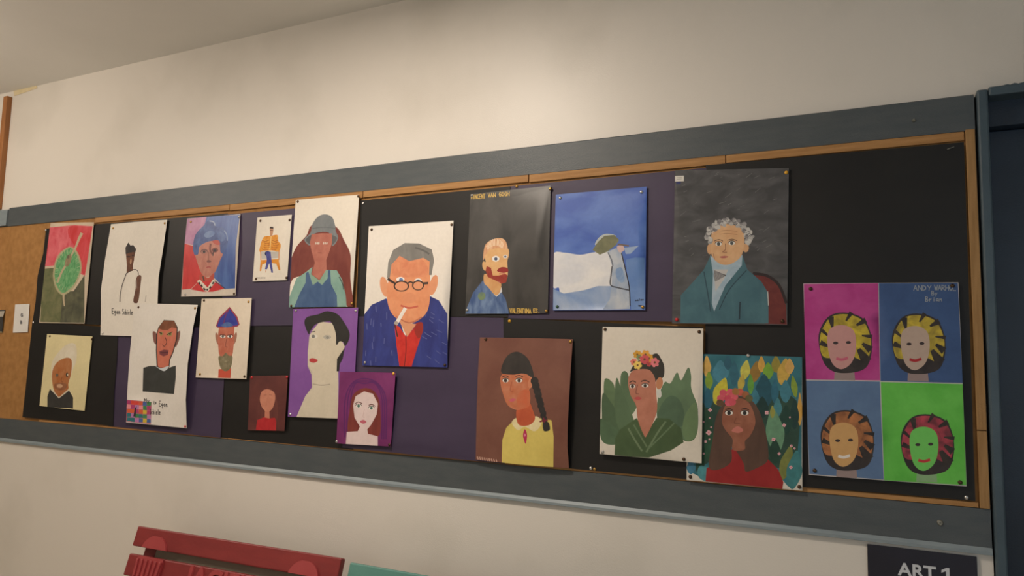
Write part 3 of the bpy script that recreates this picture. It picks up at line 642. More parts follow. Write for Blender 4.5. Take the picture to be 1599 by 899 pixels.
s.text('pale_ink', 'ANDY', (466, 64), 20, 18, 0, 3, .7); s.text('pale_ink', 'WARHOL', (547, 62), 20, 14.5, .03, 3, .6); s.text('pale_ink', 'By', (536, 86), 16, 12, 0, 2.6); s.text('pale_ink', 'Brian', (512, 108), 18, 13.5, 0, 2.8)
s.build('four_panel_painting', 'painting split into pink, blue, slate and green panels with four heads', 'painting', GRP)
pins('four panel painting', V, (64, 76, 'dark', 'upper left'), (618, 64, 'dark', 'upper right'), (648, 832, 'dark', 'lower right'), (80, 786, 'dark', 'lower left'))
PINS.append((1509.5, 777, 'steel', 'large black backing paper', 'lower right'))

# 11 white haired man on cream
V = (40, 460, 3.907)
s = Sheet(V, [(132, 240), (408, 254), (360, 708), (86, 678)], PO+.001, (218, 206, 160), (210, 198, 154), (10, 10), lift=(.003, .008, 0, 0))
s.part('painted_hair')
s.fill((216, 208, 190), [(160, 470), (170, 400), (220, 330), (270, 296), (310, 310), (316, 400), (290, 470), (260, 540), (180, 560)], (206, 196, 172), (24, 24))
s.part('painted_face')
s.fill((174, 118, 76), [(164, 500), (176, 440), (210, 400), (260, 384), (286, 404), (284, 480), (266, 540), (262, 580), (206, 624), (176, 580)], (164, 96, 50), (40, 30))
s.ell((98, 88, 76), 196, 490, 8, 11); s.ell((60, 56, 50), 258, 488, 8, 14); s.ell((196, 190, 170), 262, 488, 4, 8); s.line((140, 82, 44), [(228, 500), (222, 528), (234, 530)], 5)
s.fill((132, 82, 52), [(180, 545), (220, 536), (258, 548), (240, 580), (190, 578)], (150, 100, 70)); s.ell((196, 156, 124), 212, 556, 18, 12)
s.part('painted_robe')
s.fill((206, 198, 180), [(164, 572), (206, 626), (262, 578), (280, 590), (206, 640), (158, 590)], smooth=False)
s.fill((48, 47, 46), [(134, 690), (136, 620), (152, 574), (206, 632), (270, 584), (294, 626), (290, 694), (230, 690), (180, 688)], (58, 57, 54), (30, 30), smooth=False)
s.build('white_hair_painting', 'cream sheet with a white haired brown faced man in a black robe', 'painting', GRP)
pins('cream white haired man painting', V, (142, 253, 'dark', 'upper left'), (398, 271, 'dark', 'upper right'))

# 12 red faced man
s = Sheet(V, [(668, 52), (1050, 62), (985, 814), (614, 778)], PO+.006, (222, 217, 210), (217, 212, 204), (10, 10), lift=(.002, .016, 0, 0),
          edge=[(668, 52), (860, 56), (1050, 62), (1034, 200), (1012, 420), (994, 640), (985, 814), (800, 796), (614, 778), (622, 600), (640, 350), (655, 200)])
s.part('painted_face')
s.fill((128, 84, 74), [(780, 224), (800, 236), (800, 300), (786, 290), (778, 250)]); s.fill((128, 84, 74), [(930, 236), (950, 222), (948, 270), (926, 320), (918, 280)])
s.fill((44, 36, 34), [(800, 240), (812, 200), (846, 154), (910, 158), (934, 200), (934, 270), (912, 350), (890, 400), (886, 446), (804, 448), (798, 340)], smooth=False)
s.fill((198, 116, 94), [(806, 240), (816, 200), (848, 162), (908, 164), (928, 204), (926, 270), (906, 348), (884, 396), (880, 444), (812, 444), (804, 340)], (188, 104, 82), (30, 30), smooth=False)
s.fill((128, 78, 52), [(812, 206), (846, 158), (910, 160), (930, 206), (896, 200), (870, 216), (840, 216)], (112, 66, 44), smooth=False)
s.ell((150, 140, 84), 830, 237, 11, 12); s.ell((150, 140, 84), 884, 240, 16, 12); s.ell((50, 40, 36), 830, 236, 5, 6, n=10); s.ell((50, 40, 36), 886, 240, 6, 6, n=10)
s.line((60, 40, 36), [(864, 246), (902, 226)], 5); s.line((60, 40, 36), [(814, 226), (836, 240)], 5); s.line((66, 40, 36), [(856, 260), (866, 290), (852, 314), (838, 304)], 4)
s.fill((120, 62, 66), [(820, 346), (848, 334), (880, 338), (876, 366), (846, 376), (822, 364)], smooth=False); s.line((70, 36, 40), [(826, 354), (876, 352)], 5)
s.part('painted_jumper')
s.fill((58, 60, 58), [(720, 446), (760, 434), (806, 434), (850, 462), (900, 440), (930, 432), (930, 500), (916, 606), (716, 590)], (50, 52, 50), (24, 24), smooth=False)
s.fill((196, 204, 208), [(790, 432), (830, 448), (884, 434), (850, 466)])
s.part('collage').poly((176, 110, 128), [(618, 640), (772, 654), (766, 790), (614, 774)])
rs = random.Random(5); cols = [(206, 92, 60), (92, 66, 130), (176, 120, 170), (44, 110, 120), (60, 130, 80), (206, 176, 60), (214, 70, 60), (70, 100, 160), (226, 140, 150), (170, 60, 110)]
for i in range(6):
    for j in range(5):
        x0, y0 = 620+i*24.5, 643+j*26+i*2; s.poly(rs.choice(cols), [(x0, y0), (x0+24+rs.uniform(-3, 3), y0+1.5), (x0+24, y0+25+rs.uniform(-3, 3)), (x0-rs.uniform(0, 3), y0+24)])
s.poly((60, 46, 62), [(668, 690), (680, 680), (672, 744), (658, 742)])
s.cur = None
s.text('ink', 'My', (726, 632), 24, 18, .02, 3.5); s.text('ink', 'is', (780, 644), 24, 10, 0, 3.5); s.text('ink', 'Egon', (820, 648), 32, 14, .05, 3.4, .32); s.text('ink', 'Schiele', (762, 696), 32, 9.6, .05, 3, .22)
s.build('red_face_painting', 'white sheet with an orange red faced man in black and a patchwork corner', 'painting', GRP)
pins('red faced man painting', V, (691, 77, 'dark', 'upper left'), (1036, 82, 'brass', 'upper right'), (977, 803, 'red', 'lower right'))

# 13 man in a blue cap
V = (290, 440, 3.596)
s = Sheet(V, [(90, 95), (372, 90), (342, 545), (56, 536)], PO+.003, (222, 210, 192), (215, 202, 184), (8, 8), lift=(.002, .010, 0, 0))
s.part('painted_face')
s.ell((158, 112, 92), 180, 318, 9, 34, -10); s.ell((158, 112, 92), 284, 316, 9, 34, 12)
s.poly((196, 84, 64), [(186, 490), (258, 484), (252, 540), (182, 538)])
s.fill((190, 116, 94), [(190, 256), (280, 250), (278, 330), (270, 400), (250, 450), (205, 450), (188, 400), (182, 320)], (176, 92, 70), (40, 40), smooth=False)
s.eye(212, 306, 16, 8, (90, 90, 90)); s.eye(254, 306, 16, 8, (90, 90, 90)); s.line((120, 66, 54), [(196, 296), (226, 300)], 5); s.line((120, 66, 54), [(240, 300), (272, 294)], 5); s.line((140, 74, 60), [(234, 320), (228, 360), (240, 366)], 4)
s.part('painted_beard')
s.fill((112, 104, 78), [(186, 420), (210, 416), (228, 398), (246, 414), (268, 420), (256, 480), (226, 502), (196, 480)], (134, 126, 100), (60, 60)); s.ell((150, 142, 116), 228, 434, 22, 16, 0, (120, 112, 86))
s.part('painted_cap')
s.fill((150, 52, 70), [(172, 248), (190, 200), (250, 140), (296, 196), (310, 240), (296, 252), (182, 258)], smooth=False)
s.fill((44, 52, 140), [(180, 246), (196, 204), (250, 152), (288, 200), (302, 240), (290, 246), (186, 252)], (56, 66, 156), (40, 40), smooth=False); s.line((120, 50, 90), [(246, 156), (228, 190), (216, 240)], 5)
s.fill((84, 112, 160), [(202, 244), (240, 226), (272, 246), (230, 256)], (60, 84, 150))
s.build('blue_cap_painting', 'pale sheet with a grey bearded man in a pointed blue cap', 'painting', GRP)
pins('blue cap man painting', V, (100, 104, 'dark', 'upper left'), (352, 112, 'brass', 'upper right'), (329, 530, 'dark', 'lower right'), (77, 517, 'brass', 'lower left'))

# 14 small maroon portrait
s = Sheet(V, [(362, 528), (575, 524), (556, 836), (348, 832)], PO+.001, (84, 42, 40), (98, 50, 46), (16, 16), lift=(.001, .004, 0, 0))
s.part('painted_hair').fill((104, 56, 50), [(402, 780), (410, 640), (460, 590), (510, 640), (512, 780)], (92, 46, 44), (60, 12))
s.part('painted_face').poly((188, 120, 98), [(446, 710), (470, 710), (472, 770), (444, 770)]); s.fill((196, 132, 108), [(418, 660), (430, 615), (462, 602), (498, 620), (504, 660), (488, 710), (460, 728), (432, 708)], (186, 120, 98), (40, 40))
s.line((150, 92, 76), [(440, 636), (456, 634)], 3); s.line((150, 92, 76), [(470, 634), (486, 636)], 3)
s.part('painted_jumper').fill((166, 32, 38), [(394, 832), (402, 775), (440, 760), (470, 766), (502, 762), (510, 780), (508, 834)], (178, 42, 46), (40, 40), smooth=False)
s.build('maroon_portrait_painting', 'small maroon painting of a faceless figure in a red jumper', 'painting', GRP)
pins('small maroon portrait', V, (366, 536, 'red', 'upper left'), (564, 534, 'red', 'upper right'))

# 15 white face on purple
V = (430, 460, 3.596)
s = Sheet(V, [(102, 80), (465, 72), (436, 698), (72, 684)], PO+.002, (122, 76, 148), (130, 84, 156), (8, 8), lift=(.003, .001, 0, 0))
s.part('painted_face')
s.fill((206, 196, 176), [(206, 205), (250, 150), (330, 160), (350, 240), (376, 262), (392, 290), (376, 330), (354, 350), (356, 500), (352, 700), (118, 690), (170, 570), (208, 520), (206, 450), (184, 400), (184, 320), (192, 230)], (198, 188, 168), (14, 14), smooth=False)
s.ell((214, 208, 196), 218, 234, 20, 11); s.ell((120, 118, 112), 214, 234, 10, 10, n=12); s.ell((186, 180, 168), 292, 238, 22, 12, 0, (160, 156, 146)); s.ell((140, 138, 130), 294, 240, 9, 8, n=12); s.line((70, 62, 58), [(202, 210), (224, 206)], 5)
s.fill((176, 60, 62), [(192, 364), (212, 356), (240, 368), (222, 382), (200, 378)]); s.line((150, 142, 126), [(212, 500), (260, 508), (310, 502)], 4); s.line((176, 168, 150), [(186, 400), (208, 440)], 3)
s.part('painted_hair')
s.fill((38, 36, 35), [(164, 160), (180, 125), (240, 110), (290, 92), (350, 110), (390, 160), (418, 215), (412, 260), (392, 290), (384, 268), (362, 262), (344, 282), (340, 220), (318, 160), (290, 150), (230, 165), (200, 200), (188, 222)], (46, 44, 42), (20, 20))
s.poly((38, 36, 35), [(348, 360), (392, 296), (380, 360), (364, 390), (360, 430), (346, 430)])
s.build('purple_profile_painting', 'purple painting of a pale woman with short black hair', 'painting', GRP)
pins('purple pale woman painting', V, (112, 90, 'steel', 'upper left'), (448, 90, 'steel', 'upper right'), (81, 671, 'steel', 'lower left'))

# 16 long haired woman on magenta
s = Sheet(V, [(364, 432), (675, 438), (650, 852), (342, 834)], PO+.0075, (106, 34, 92), (122, 44, 104), (14, 14), lift=(.002, .008, 0, 0), matn='satin_paint')
for k in range(3): s.line((88, 30, 96), [(390+k*14, 800), (392+k*16, 600), (430+k*10, 500), (500, 470+k*14), (580-k*8, 500), (630-k*12, 600), (625-k*12, 810)], 7)
s.part('painted_hair').fill((112, 44, 40), [(408, 770), (420, 640), (440, 560), (500, 524), (560, 545), (592, 620), (590, 784), (520, 780), (500, 740), (470, 768)], (128, 56, 48), (60, 12))
s.part('painted_face')
s.fill((222, 202, 200), [(438, 620), (452, 570), (500, 542), (550, 556), (580, 610), (574, 670), (540, 730), (518, 756), (522, 780), (578, 794), (576, 870), (394, 860), (402, 770), (464, 766), (476, 740), (446, 690)], (214, 194, 192), (14, 14), smooth=False)
s.eye(469, 624, 16, 9, (70, 110, 100)); s.eye(542, 636, 16, 9, (70, 110, 100)); s.line((104, 66, 58), [(450, 612), (468, 602), (490, 612)], 5); s.line((104, 66, 58), [(526, 620), (546, 616), (564, 626)], 5)
s.fill((190, 96, 112), [(476, 712), (496, 702), (514, 714), (496, 724)]); s.line((206, 180, 178), [(502, 640), (494, 684), (504, 688)], 3)
s.build('magenta_portrait_painting', 'magenta painting of a pale woman with long auburn hair', 'painting', GRP)
pins('magenta long haired woman painting', V, (666, 443, 'gold', 'upper right'), (346, 824, 'steel', 'lower left'), (644, 842, 'dark', 'lower right'))

# 17 girl with a braid
V = (730, 510, 3.745)
s = Sheet(V, [(74, 62), (616, 72), (596, 826), (50, 776)], PO+.002, (112, 70, 58), (122, 80, 66), (12, 12), lift=(.002, .014, 0, .006),
          edge=[(74, 62), (340, 66), (616, 72), (610, 300), (598, 560), (592, 700), (596, 826), (320, 804), (50, 776), (56, 500), (62, 300)])
for k in range(9): s.line((190, 150, 134), [(60+k*14, 758+k*2), (66+k*14, 776+k*2)], 7)
s.part('painted_blouse')
s.fill((214, 194, 104), [(206, 815), (208, 660), (230, 590), (280, 540), (340, 580), (410, 530), (500, 545), (512, 640), (506, 840)], (204, 182, 94), (14, 14), smooth=False)
s.fill((226, 212, 168), [(262, 560), (296, 532), (340, 578), (404, 522), (440, 560), (400, 610), (340, 584), (300, 604)], (216, 200, 150)); s.fill((178, 44, 84), [(340, 598), (354, 630), (346, 684), (330, 636)]); s.ell((216, 120, 150), 341, 632, 6, 9, n=10)
s.part('painted_face')
s.fill((190, 92, 58), [(292, 480), (360, 440), (384, 480), (400, 540), (360, 576), (300, 568)], (176, 78, 48), (30, 30))
s.fill((196, 126, 94), [(196, 290), (230, 268), (340, 276), (366, 290), (388, 310), (382, 350), (364, 370), (366, 450), (300, 486), (240, 460), (212, 400), (196, 340)], (186, 104, 70), (40, 40))
s.fill((196, 100, 66), [(310, 380), (364, 370), (366, 460), (310, 478), (290, 440)], (192, 110, 76)); s.ell((200, 128, 94), 372, 326, 14, 34, 8)
s.eye(224, 314, 18, 12, (64, 54, 50)); s.eye(304, 314, 20, 12, (64, 54, 50)); s.line((70, 46, 40), [(204, 294), (226, 286), (244, 296)], 5); s.line((70, 46, 40), [(282, 290), (306, 284), (328, 294)], 5)
s.line((160, 84, 60), [(262, 320), (252, 372), (268, 376)], 4); s.fill((196, 92, 108), [(246, 432), (262, 420), (286, 424), (266, 438)])
s.part('painted_hair')
s.fill((48, 44, 42), [(202, 270), (206, 220), (240, 165), (295, 146), (350, 180), (380, 240), (392, 300), (370, 290), (330, 272), (270, 280)], (60, 55, 52), (30, 12), smooth=True)
rs = random.Random(2)
for k in range(9): t = k/8; s.ell((52, 47, 45), 396+t*62, 318+t*222, 24-t*7, 26, 20 if k % 2 else -10, (40, 37, 36), n=12)
s.fill((48, 44, 42), [(448, 560), (480, 556), (490, 600), (454, 608)]); s.line((120, 34, 56), [(428, 554), (452, 548), (478, 546)], 9); s.line((120, 34, 56), [(452, 530), (456, 560)], 7)
s.build('braid_girl_painting', 'brown painting of a girl with a black braid and yellow blouse', 'painting', GRP)
pins('braid girl painting', V, (104, 73, 'dark', 'upper left'), (600, 87, 'brass', 'upper right'))

# 19 woman among leaves (behind the next one)
V = (1060, 530, 3.596)
s = Sheet(V, [(46, 78), (692, 98), (694, 848), (44, 788)], PO+.0005, (214, 208, 196), (206, 200, 188), (10, 10), lift=(.001, .003, 0, 0))
s.part('painted_foliage')
s.fill((44, 100, 112), [(46, 78), (692, 98), (690, 760), (640, 840), (610, 820), (560, 760), (200, 760), (150, 796), (100, 760), (50, 740)], (64, 124, 136), (14, 14), smooth=False)
s.fill((40, 66, 58), [(130, 360), (230, 360), (260, 600), (150, 700), (96, 730), (120, 500)], (48, 76, 64)); s.fill((40, 66, 56), [(440, 300), (660, 340), (670, 600), (640, 700), (500, 680)], (48, 78, 66))
def leafp(c, x, y, w_, h_, rot=0):
    r = math.radians(rot)
    pts = [(0, -h_), (w_*.8, -h_*.3), (w_, h_*.2), (w_*.5, h_*.8), (0, h_), (-w_*.6, h_*.75), (-w_, h_*.1), (-w_*.7, -h_*.45)]
    s.fill(c, [(x+a*math.cos(r)-b*math.sin(r), y+a*math.sin(r)+b*math.cos(r)) for a, b in pts], tuple(min(255, int(v*1.12)) for v in c), (60, 60))
for c, x, y, w_, h_, ro in [((196, 158, 84), 158, 150, 24, 60, 0), ((120, 148, 52), 170, 230, 22, 52, 0), ((66, 120, 138), 235, 180, 46, 64, 0), ((48, 94, 110), 312, 190, 26, 72, 0), ((44, 88, 106), 276, 130, 22, 40, 0),
        ((186, 176, 60), 236, 290, 40, 80, 20), ((190, 184, 84), 374, 170, 28, 56, 10), ((176, 156, 70), 352, 240, 20, 50, 10), ((138, 108, 52), 430, 180, 30, 60, 10), ((196, 152, 72), 464, 138, 20, 46, 0), ((108, 150, 56), 502, 176, 30, 48, 0),
        ((140, 128, 56), 546, 138, 26, 48, 0), ((184, 152, 72), 590, 180, 36, 76, 10), ((200, 158, 88), 622, 150, 26, 44, 0), ((124, 146, 56), 648, 262, 18, 62, -8), ((60, 116, 132), 600, 290, 32, 64, 0), ((34, 78, 92), 480, 290, 54, 96, 0),
        ((44, 96, 116), 540, 290, 22, 70, 0), ((92, 144, 60), 404, 250, 18, 56, 0), ((56, 110, 126), 430, 320, 22, 42, 0), ((40, 88, 106), 165, 330, 28, 60, 0), ((196, 152, 72), 680, 390, 14, 92, 0), ((66, 122, 132), 556, 380, 24, 54, 0),
        ((28, 56, 54), 650, 420, 26, 84, 0), ((26, 54, 52), 470, 380, 34, 60, 0), ((30, 62, 54), 604, 450, 36, 84, 0), ((96, 136, 108), 540, 510, 52, 130, -6), ((140, 140, 68), 526, 405, 14, 36, 0), ((32, 62, 50), 540, 625, 34, 70, 0),
        ((112, 118, 62), 606, 690, 36, 100, 15), ((60, 118, 122), 650, 730, 44, 110, 8), ((34, 66, 48), 160, 470, 30, 90, 0), ((40, 76, 56), 176, 600, 30, 80, 10), ((36, 72, 52), 130, 660, 22, 70, 15), ((70, 130, 136), 146, 750, 50, 40, 60), ((60, 112, 138), 68, 716, 24, 40, 0)]: leafp(c, x, y, w_, h_, ro)
s.part('painted_blossom')
for x, y, r in [(176, 395, 10), (168, 522, 14), (150, 572, 7), (174, 440, 5), (140, 462, 5), (494, 410, 11), (592, 480, 10), (532, 560, 11), (632, 596, 8), (564, 640, 8), (650, 610, 6), (630, 716, 9), (182, 492, 5), (140, 640, 6), (624, 436, 5), (172, 560, 5)]:
    for k in range(4): a = k*1.57+x; s.ell((220, 170, 176), x+r*.6*math.cos(a), y+r*.6*math.sin(a), r*.55, r*.5, n=8)
    s.ell((206, 110, 120), x, y, r*.35, r*.35, n=8)
s.part('painted_jumper').fill((142, 34, 36), [(150, 796), (156, 720), (220, 700), (300, 615), (366, 615), (440, 700), (500, 670), (560, 730), (588, 800), (582, 838)], (154, 42, 42), (24, 24), smooth=False)
s.part('painted_hair')
s.fill((82, 60, 50), [(236, 380), (300, 320), (390, 330), (440, 380), (480, 480), (500, 600), (498, 680), (440, 720), (376, 740), (362, 690), (300, 600), (296, 680), (250, 720), (186, 732), (168, 690), (190, 560), (206, 450)], (94, 70, 58), (40, 14))
s.part('painted_face')
s.fill((156, 100, 78), [(246, 420), (262, 370), (330, 330), (390, 350), (424, 420), (428, 480), (400, 540), (372, 570), (368, 618), (302, 618), (302, 560), (264, 510), (244, 470)], (138, 84, 64), (30, 30))
s.eye(282, 412, 22, 13, (44, 40, 38)); s.eye(370, 412, 22, 13, (44, 40, 38)); s.line((74, 46, 38), [(262, 394), (284, 386), (302, 396)], 6); s.line((74, 46, 38), [(350, 392), (374, 386), (394, 396)], 6)
s.fill((192, 116, 104), [(296, 512), (330, 486), (362, 508), (334, 524)]); s.line((120, 72, 56), [(322, 440), (312, 470), (344, 470)], 4)
s.part('painted_flowers')
for x, y, c in [(250, 300, (196, 74, 92)), (290, 296, (204, 88, 100)), (276, 330, (190, 66, 86)), (280, 355, (196, 78, 96)), (345, 296, (184, 80, 66)), (236, 330, (200, 84, 98)), (312, 320, (206, 90, 100)), (300, 350, (190, 70, 84)), (320, 292, (160, 110, 60)), (375, 310, (150, 90, 56)), (395, 330, (90, 84, 50)), (232, 356, (96, 70, 48))]: s.ell(c, x, y, 22, 20, 20, tuple(min(255, v+16) for v in c), n=12)
s.build('leaf_garden_painting', 'painting of a long haired woman in red before teal and yellow leaves', 'painting', GRP)
pins('leaf garden woman painting', V, (62, 772, 'dark', 'lower left'), (676, 828, 'dark', 'lower right'), (388, 90, 'steel', 'upper'))

# 18 woman with flowers in her hair
V = (920, 500, 3.746)
s = Sheet(V, [(80, 38), (667, 48), (658, 836), (62, 780)], PO+.006, (222, 214, 200), (216, 207, 193), (8, 8), lift=(.002, .004, 0, .002), matn='satin_paint')
s.part('painted_leaves')
for c, pts in [((82, 104, 76), [(185, 330), (205, 296), (230, 320), (240, 420), (280, 500), (230, 560), (190, 460)]), ((88, 110, 78), [(92, 344), (140, 366), (162, 430), (230, 560), (200, 640), (120, 610), (90, 480)]), ((70, 92, 66), [(82, 426), (130, 480), (200, 600), (190, 690), (90, 640), (76, 540)]),
        ((72, 96, 70), [(64, 578), (120, 600), (180, 660), (170, 720), (100, 722), (68, 680)]), ((78, 100, 72), [(160, 338), (190, 400), (240, 520), (260, 600), (180, 640), (150, 500)]), ((86, 110, 82), [(400, 480), (440, 364), (476, 368), (515, 304), (540, 350), (580, 276), (598, 320), (600, 400), (636, 500), (636, 600), (620, 690), (560, 704), (500, 640), (410, 600)]),
        ((72, 96, 74), [(420, 500), (480, 440), (540, 480), (560, 600), (470, 640), (400, 600)]), ((96, 120, 84), [(560, 560), (620, 480), (640, 560), (630, 670), (580, 706), (550, 660)])]:
    s.fill(c, pts, tuple(int(v*1.14) for v in c), (20, 14))
s.part('painted_dress')
s.fill((62, 84, 52), [(150, 786), (154, 690), (180, 640), (280, 570), (330, 670), (396, 570), (470, 575), (540, 630), (554, 712), (480, 760), (350, 802), (240, 796)], (72, 94, 60), (20, 20), smooth=False)
s.line((104, 124, 92), [(230, 630), (270, 700), (312, 764)], 11); s.line((100, 120, 88), [(262, 610), (310, 690), (340, 740)], 9); s.line((104, 124, 92), [(450, 590), (400, 660), (336, 770)], 11); s.line((96, 118, 86), [(500, 600), (420, 680), (350, 748)], 9)
s.part('painted_hair')
s.fill((48, 46, 42), [(240, 300), (280, 240), (360, 220), (372, 200), (400, 195), (424, 230), (440, 270), (436, 330), (400, 345), (385, 360), (360, 300), (270, 292)], (56, 53, 48), (24, 24))
s.part('painted_face')
s.ell((190, 128, 92), 412, 368, 20, 36, 8)
s.fill((188, 124, 102), [(232, 330), (262, 292), (340, 286), (372, 310), (388, 350), (394, 430), (396, 540), (340, 670), (322, 670), (286, 580), (276, 500), (244, 440), (230, 380)], (176, 112, 90), (30, 30), smooth=True)
s.eye(254, 386, 17, 11, (54, 42, 38)); s.eye(328, 382, 20, 11, (54, 42, 38)); s.line((64, 44, 38), [(236, 364), (256, 354), (274, 362)], 6); s.line((64, 44, 38), [(304, 358), (328, 350), (354, 362)], 6)
s.line((132, 78, 64), [(284, 376), (274, 424), (292, 430)], 5); s.fill((186, 78, 78), [(264, 456), (286, 446), (308, 456), (286, 466)]); s.fill((204, 204, 196), [(396, 410), (418, 404), (424, 440), (412, 454), (398, 436)])
s.part('painted_flowers')
for x, y, r, c in [(282, 200, 24, (206, 150, 50)), (330, 200, 26, (214, 150, 56)), (350, 222, 26, (206, 146, 44)), (292, 216, 16, (120, 132, 84)), (324, 228, 28, (196, 78, 84)), (262, 244, 20, (214, 110, 96)), (284, 262, 24, (222, 190, 90)), (384, 246, 26, (212, 110, 116)), (350, 256, 14, (180, 60, 66))]:
    for k in range(6): a = k*1.047+x; s.ell(c, x+r*.6*math.cos(a), y+r*.6*math.sin(a), r*.5, r*.42, math.degrees(a), tuple(min(255, v+18) for v in c), n=9)
    s.ell((110, 76, 44), x, y, r*.26, r*.26, n=9)
s.cur = None; s.text('ink', 'es', (72, 764), 14, 8, 0, 2)
s.build('flower_hair_painting', 'white sheet with a woman wearing flowers, big green leaves behind her', 'painting', GRP)
pins('flower hair woman painting', V, (94, 53, 'dark', 'upper left'), (644, 67, 'dark', 'upper right'), (555, 812, 'dark', 'lower right'), (80, 768, 'steel', 'lower left'))

# small cards on the bare end of the board
V = (0, 460, 12.84)
s = Sheet(V, [(308, 196), (594, 184), (562, 752), (258, 762)], -BY+.003, (216, 214, 210), (210, 208, 204), lift=(0, .004, 0, 0), wave=.001)
s.text('pencil', 'G', (425, 380), 60, 40, 0, 16); s.text('pencil', 'B', (416, 520), 60, 40, 0, 16)
s.build('white_card', 'blank white card on the bare brown hardboard', 'card')
s = Sheet(V, [(-260, 320), (102, 300), (48, 760), (-300, 780)], -BY+.003, (52, 50, 48), (64, 62, 60), lift=(0, .006, 0, 0), wave=.001)
s.part('pale_header').poly((170, 164, 152), [(-258, 340), (100, 326), (92, 440), (-264, 455)]); s.part('pale_footer').poly((170, 156, 120), [(-300, 745), (50, 738), (48, 760), (-300, 780)])
s.build('black_flyer', 'black flyer with a pale header pinned beside a blank white card', 'flyer')
PINS += [(70.5, 359, 'steel', 'black paper behind the green leaf', 'upper left'), (51, 503, 'steel', 'black paper behind the green leaf', 'lower left'), (922, 731, 'steel', 'black backing paper under the braid girl', 'lower'), (928, 732.5, 'brass', 'wooden edge strip under the braid girl', 'lower')]

# ------------------------------------------------------------------ thumbtacks
bm = bmesh.new(); prof = [(.0, -.0026), (.0018, -.0025), (.0032, -.0018), (.0042, -.0004), (.0044, .0004), (.0012, .0006), (.0007, .004)]
rings = []
for r, y in prof:
    rings.append([bm.verts.new((r*math.cos(a), y, r*math.sin(a))) for a in [2*math.pi*k/14 for k in range(14)]] if r else [bm.verts.new((0, y, 0))])
for a, b in zip(rings, rings[1:]):
    for k in range(14):
        if len(a) == 1: bm.faces.new((a[0], b[k], b[(k+1) % 14]))
        else: bm.faces.new((a[k], b[k], b[(k+1) % 14], a[(k+1) % 14]))
bmesh.ops.recalc_face_normals(bm, faces=bm.faces[:]); pin_me = bpy.data.meshes.new('thumbtack'); bm.to_mesh(pin_me); bm.free()
for p in pin_me.polygons: p.use_smooth = True
pm = {}
KW = dict(dark='dark metal', brass='brass', gold='yellow', steel='silver', red='red', green='dark green')
for x, y, kind, what, where in PINS:
    if kind not in pm: pm[kind] = pin_me.copy(); pm[kind].materials.append(PIN[kind])
    o = bpy.data.objects.new('thumbtack', pm[kind]); COL.objects.link(o)
    off = .034
    if 'backing' in what or 'paper' in what or 'strip' in what: off = .0275
    o.location = at(x, y, off); o['pin'] = 1
    k = 'edge' if where in ('upper', 'lower') else 'corner'
    tag(o, f'{KW[kind]} thumbtack in the {where} {k} of the {what}', 'thumbtack', 'thumbtacks on the pinboard')
# press every thumbtack onto the sheet it holds
bpy.context.view_layer.update(); dg = bpy.context.evaluated_depsgraph_get()
for o in [q for q in COL.objects if q.get('pin')]:
    hide = [q for q in COL.objects if q.get('pin')]
    best = None
    for q in COL.objects:
        if q.type != 'MESH' or q.get('pin') or not (q.get('category') in ('painting', 'paper') or (q.parent and q.parent.get('category') in ('painting', 'pinboard'))): continue
        mi = q.matrix_world.inverted(); a = mi @ Vector((o.location.x, -.2, o.location.z)); d = mi.to_3x3() @ Vector((0, 1, 0))
        ok, loc, nn, ii = q.ray_cast(a, d)
        if ok:
            yy = (q.matrix_world @ loc).y
            best = yy if best is None or yy < best else best
    if best is not None: o.location.y = best-.0006
    del o['pin']

p = [at(*q, .0262) for q in ((1479, 233), (1490, 229))]; d = p[1]-p[0]
st = from_bm('staple', box_bm(-d.length/2, d.length/2, -.0006, .0006, -.0006, .0006), 'screw_steel'); st.location = (p[0]+p[1])/2; st.rotation_euler = (0, -math.atan2(d.z, d.x), 0)
tag(st, 'silver staple in the upper corner of the large black paper', 'staple')
# ------------------------------------------------------------------ room sign
def text_mesh(name, body, size, m, parent, loc, depth=.0006, sx=1):
    cu = bpy.data.curves.new(name, 'FONT'); cu.body = body; cu.size = size; cu.extrude = depth; cu.offset = size*.025
    t = bpy.data.objects.new(name, cu); COL.objects.link(t); bpy.context.view_layer.update()
    me = bpy.data.meshes.new_from_object(t.evaluated_get(bpy.context.evaluated_depsgraph_get())); bpy.data.objects.remove(t)
    for v in me.vertices: v.co = (v.co.x*sx, -v.co.z, v.co.y)
    me.materials.clear(); o = link(name, me, m, parent); o.location = loc; return o
sign = box('room_sign', -.021, .178, -.022, -.016, .935, 1.082, 'sign_face', bevel=.0008)
tag(sign, 'navy room sign reading ART 1 on the wall under the rail', 'sign')
text_mesh('lettering', 'ART', .036, 'sign_letter', sign, (-.042, -.0034, .0190), sx=1.02)
bm = bmesh.new(); one = [(.0, 0), (.0062, 0), (.0062, .0262), (.0012, .0262), (-.0080, .0205), (-.0080, .0155), (.0, .0195)]
fr = [bm.verts.new((x, -.0006, z)) for x, z in one]; f = bm.faces.new(fr)
for v in bmesh.ops.extrude_face_region(bm, geom=[f])['geom']:
    if isinstance(v, bmesh.types.BMVert): v.co.y += .0012
o = from_bm('lettering', bm, 'sign_letter', sign); o.location = (.0445, -.0034, .0190)

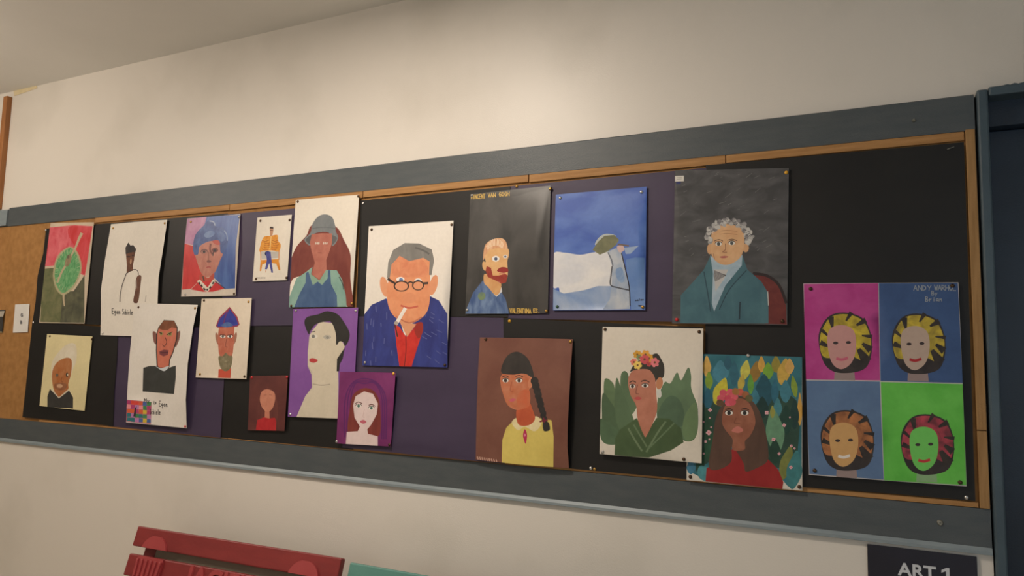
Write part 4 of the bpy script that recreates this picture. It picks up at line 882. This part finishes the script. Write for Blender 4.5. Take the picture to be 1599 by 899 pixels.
# ------------------------------------------------------------------ benches
def bench(name, x0, x1, ztop, ytop, m, label, emblem):
    """slatted bench with a reclined back; every slat, post and leg is a part"""
    w = x1-x0; root = empty(name, ((x0+x1)/2, ytop-.3, 0)); tag(root, label, 'bench')
    lean = math.radians(17)
    def put(o): o.parent = root; return o
    def back_pt(x, s_, n_):                              # s_: distance down the back, n_: out from its face
        return Vector((x, .3-math.sin(lean)*s_-math.cos(lean)*n_, ztop-math.cos(lean)*s_+math.sin(lean)*n_))
    hs = [(0, .0595), (.082, .146), (.170, .235), (.259, .324), (.348, .413)]
    for a, b in hs:
        c = (a+b)/2; o = from_bm('back_slat', box_bm(-w/2, w/2, -.011, .011, -(b-a)/2, (b-a)/2, .004), m, root)
        o.location = back_pt(0, c, 0); o.rotation_euler = (-lean, 0, 0)
    for sx in (-1, 1):
        o = from_bm('back_post', box_bm(-.024, .024, -.014, .014, -.29, .29, .003), m, root)
        o.location = back_pt(sx*(w/2-.058), .305, -.0255); o.rotation_euler = (-lean, 0, 0)
    o = from_bm('back_panel', box_bm(-w/2+.083, w/2-.083, -.004, .004, -.20, .20), 'panel_grey', root)
    o.location = back_pt(0, .21, -.0165); o.rotation_euler = (-lean, 0, 0)
    for k in range(5):
        put(box('seat_slat', -w/2, w/2, .13-k*.094-.08, .13-k*.094, .405, .427, m, bevel=.004))
    for sx in (-1, 1):
        x = sx*(w/2-.04)
        put(box('leg', x-.025, x+.025, -.31, -.26, 0, .352, m, bevel=.004)); put(box('leg', x-.025, x+.025, .135, .185, 0, .352, m, bevel=.004))
        put(box('seat_rail', x-.022, x+.022, -.32, .20, .353, .404, m, bevel=.003))
    if emblem:
        for cx in (-w/2+.100, w/2-.110):                 # raised round badges over the two upper slats
            for part, (lo, hi) in (('badge', (.0, .0585)), ('badge', (.0835, .145))):
                bm = bmesh.new(); pts = []; R_ = .054; c0 = .074
                for k in range(25):
                    t = lo+.0+(hi-lo)*k/24; d = max(lo if part else 0, t)
                    if t < c0: hw = math.sqrt(max(R_*R_-(c0-t)**2, 0))
                    else: hw = R_
                    if hw > .004: pts.append((hw, t))
                fr = [bm.verts.new((x_, 0, -t)) for x_, t in pts]+[bm.verts.new((-x_, 0, -t)) for x_, t in pts[::-1]]
                f = bm.faces.new(fr); e = bmesh.ops.extrude_face_region(bm, geom=[f])
                for v in e['geom']:
                    if isinstance(v, bmesh.types.BMVert): v.co.y -= .006
                o = from_bm(part, bm, 'red_relief', root); o.location = back_pt(cx, 0, .0112); o.rotation_euler = (-lean, 0, 0)
            for k in range(6):
                q = from_bm('rib', box_bm(-.0045, .0045, -.004, .004, -.026, .026, .003), 'red_relief', o)
                q.location = (-.046+k*.0185, -.0083, -.117); q.rotation_euler = (0, .03*(k-2.5), 0)
        t = text_mesh('lettering', 'JACIEN', .092, 'red_relief', root, (0, 0, 0), .003, .9)
        wv = [v.co.x for v in t.data.vertices]; cx = (min(wv)+max(wv))/2
        for v in t.data.vertices: v.co.x -= cx
        t.location = back_pt(-.005, .150, .0135); t.rotation_euler = (-lean, 0, 0)
    return root
rb = bench('slatted_bench', -2.09, -1.305, .905, -.15, 'red_paint', 'dark red slatted bench with raised round badges and lettering against the wall', True)
rb.rotation_euler.z = math.radians(2)
bench('slatted_bench', -1.268, -.47, .906, -.16, 'teal_paint', 'teal green slatted bench beside the dark red bench', False)
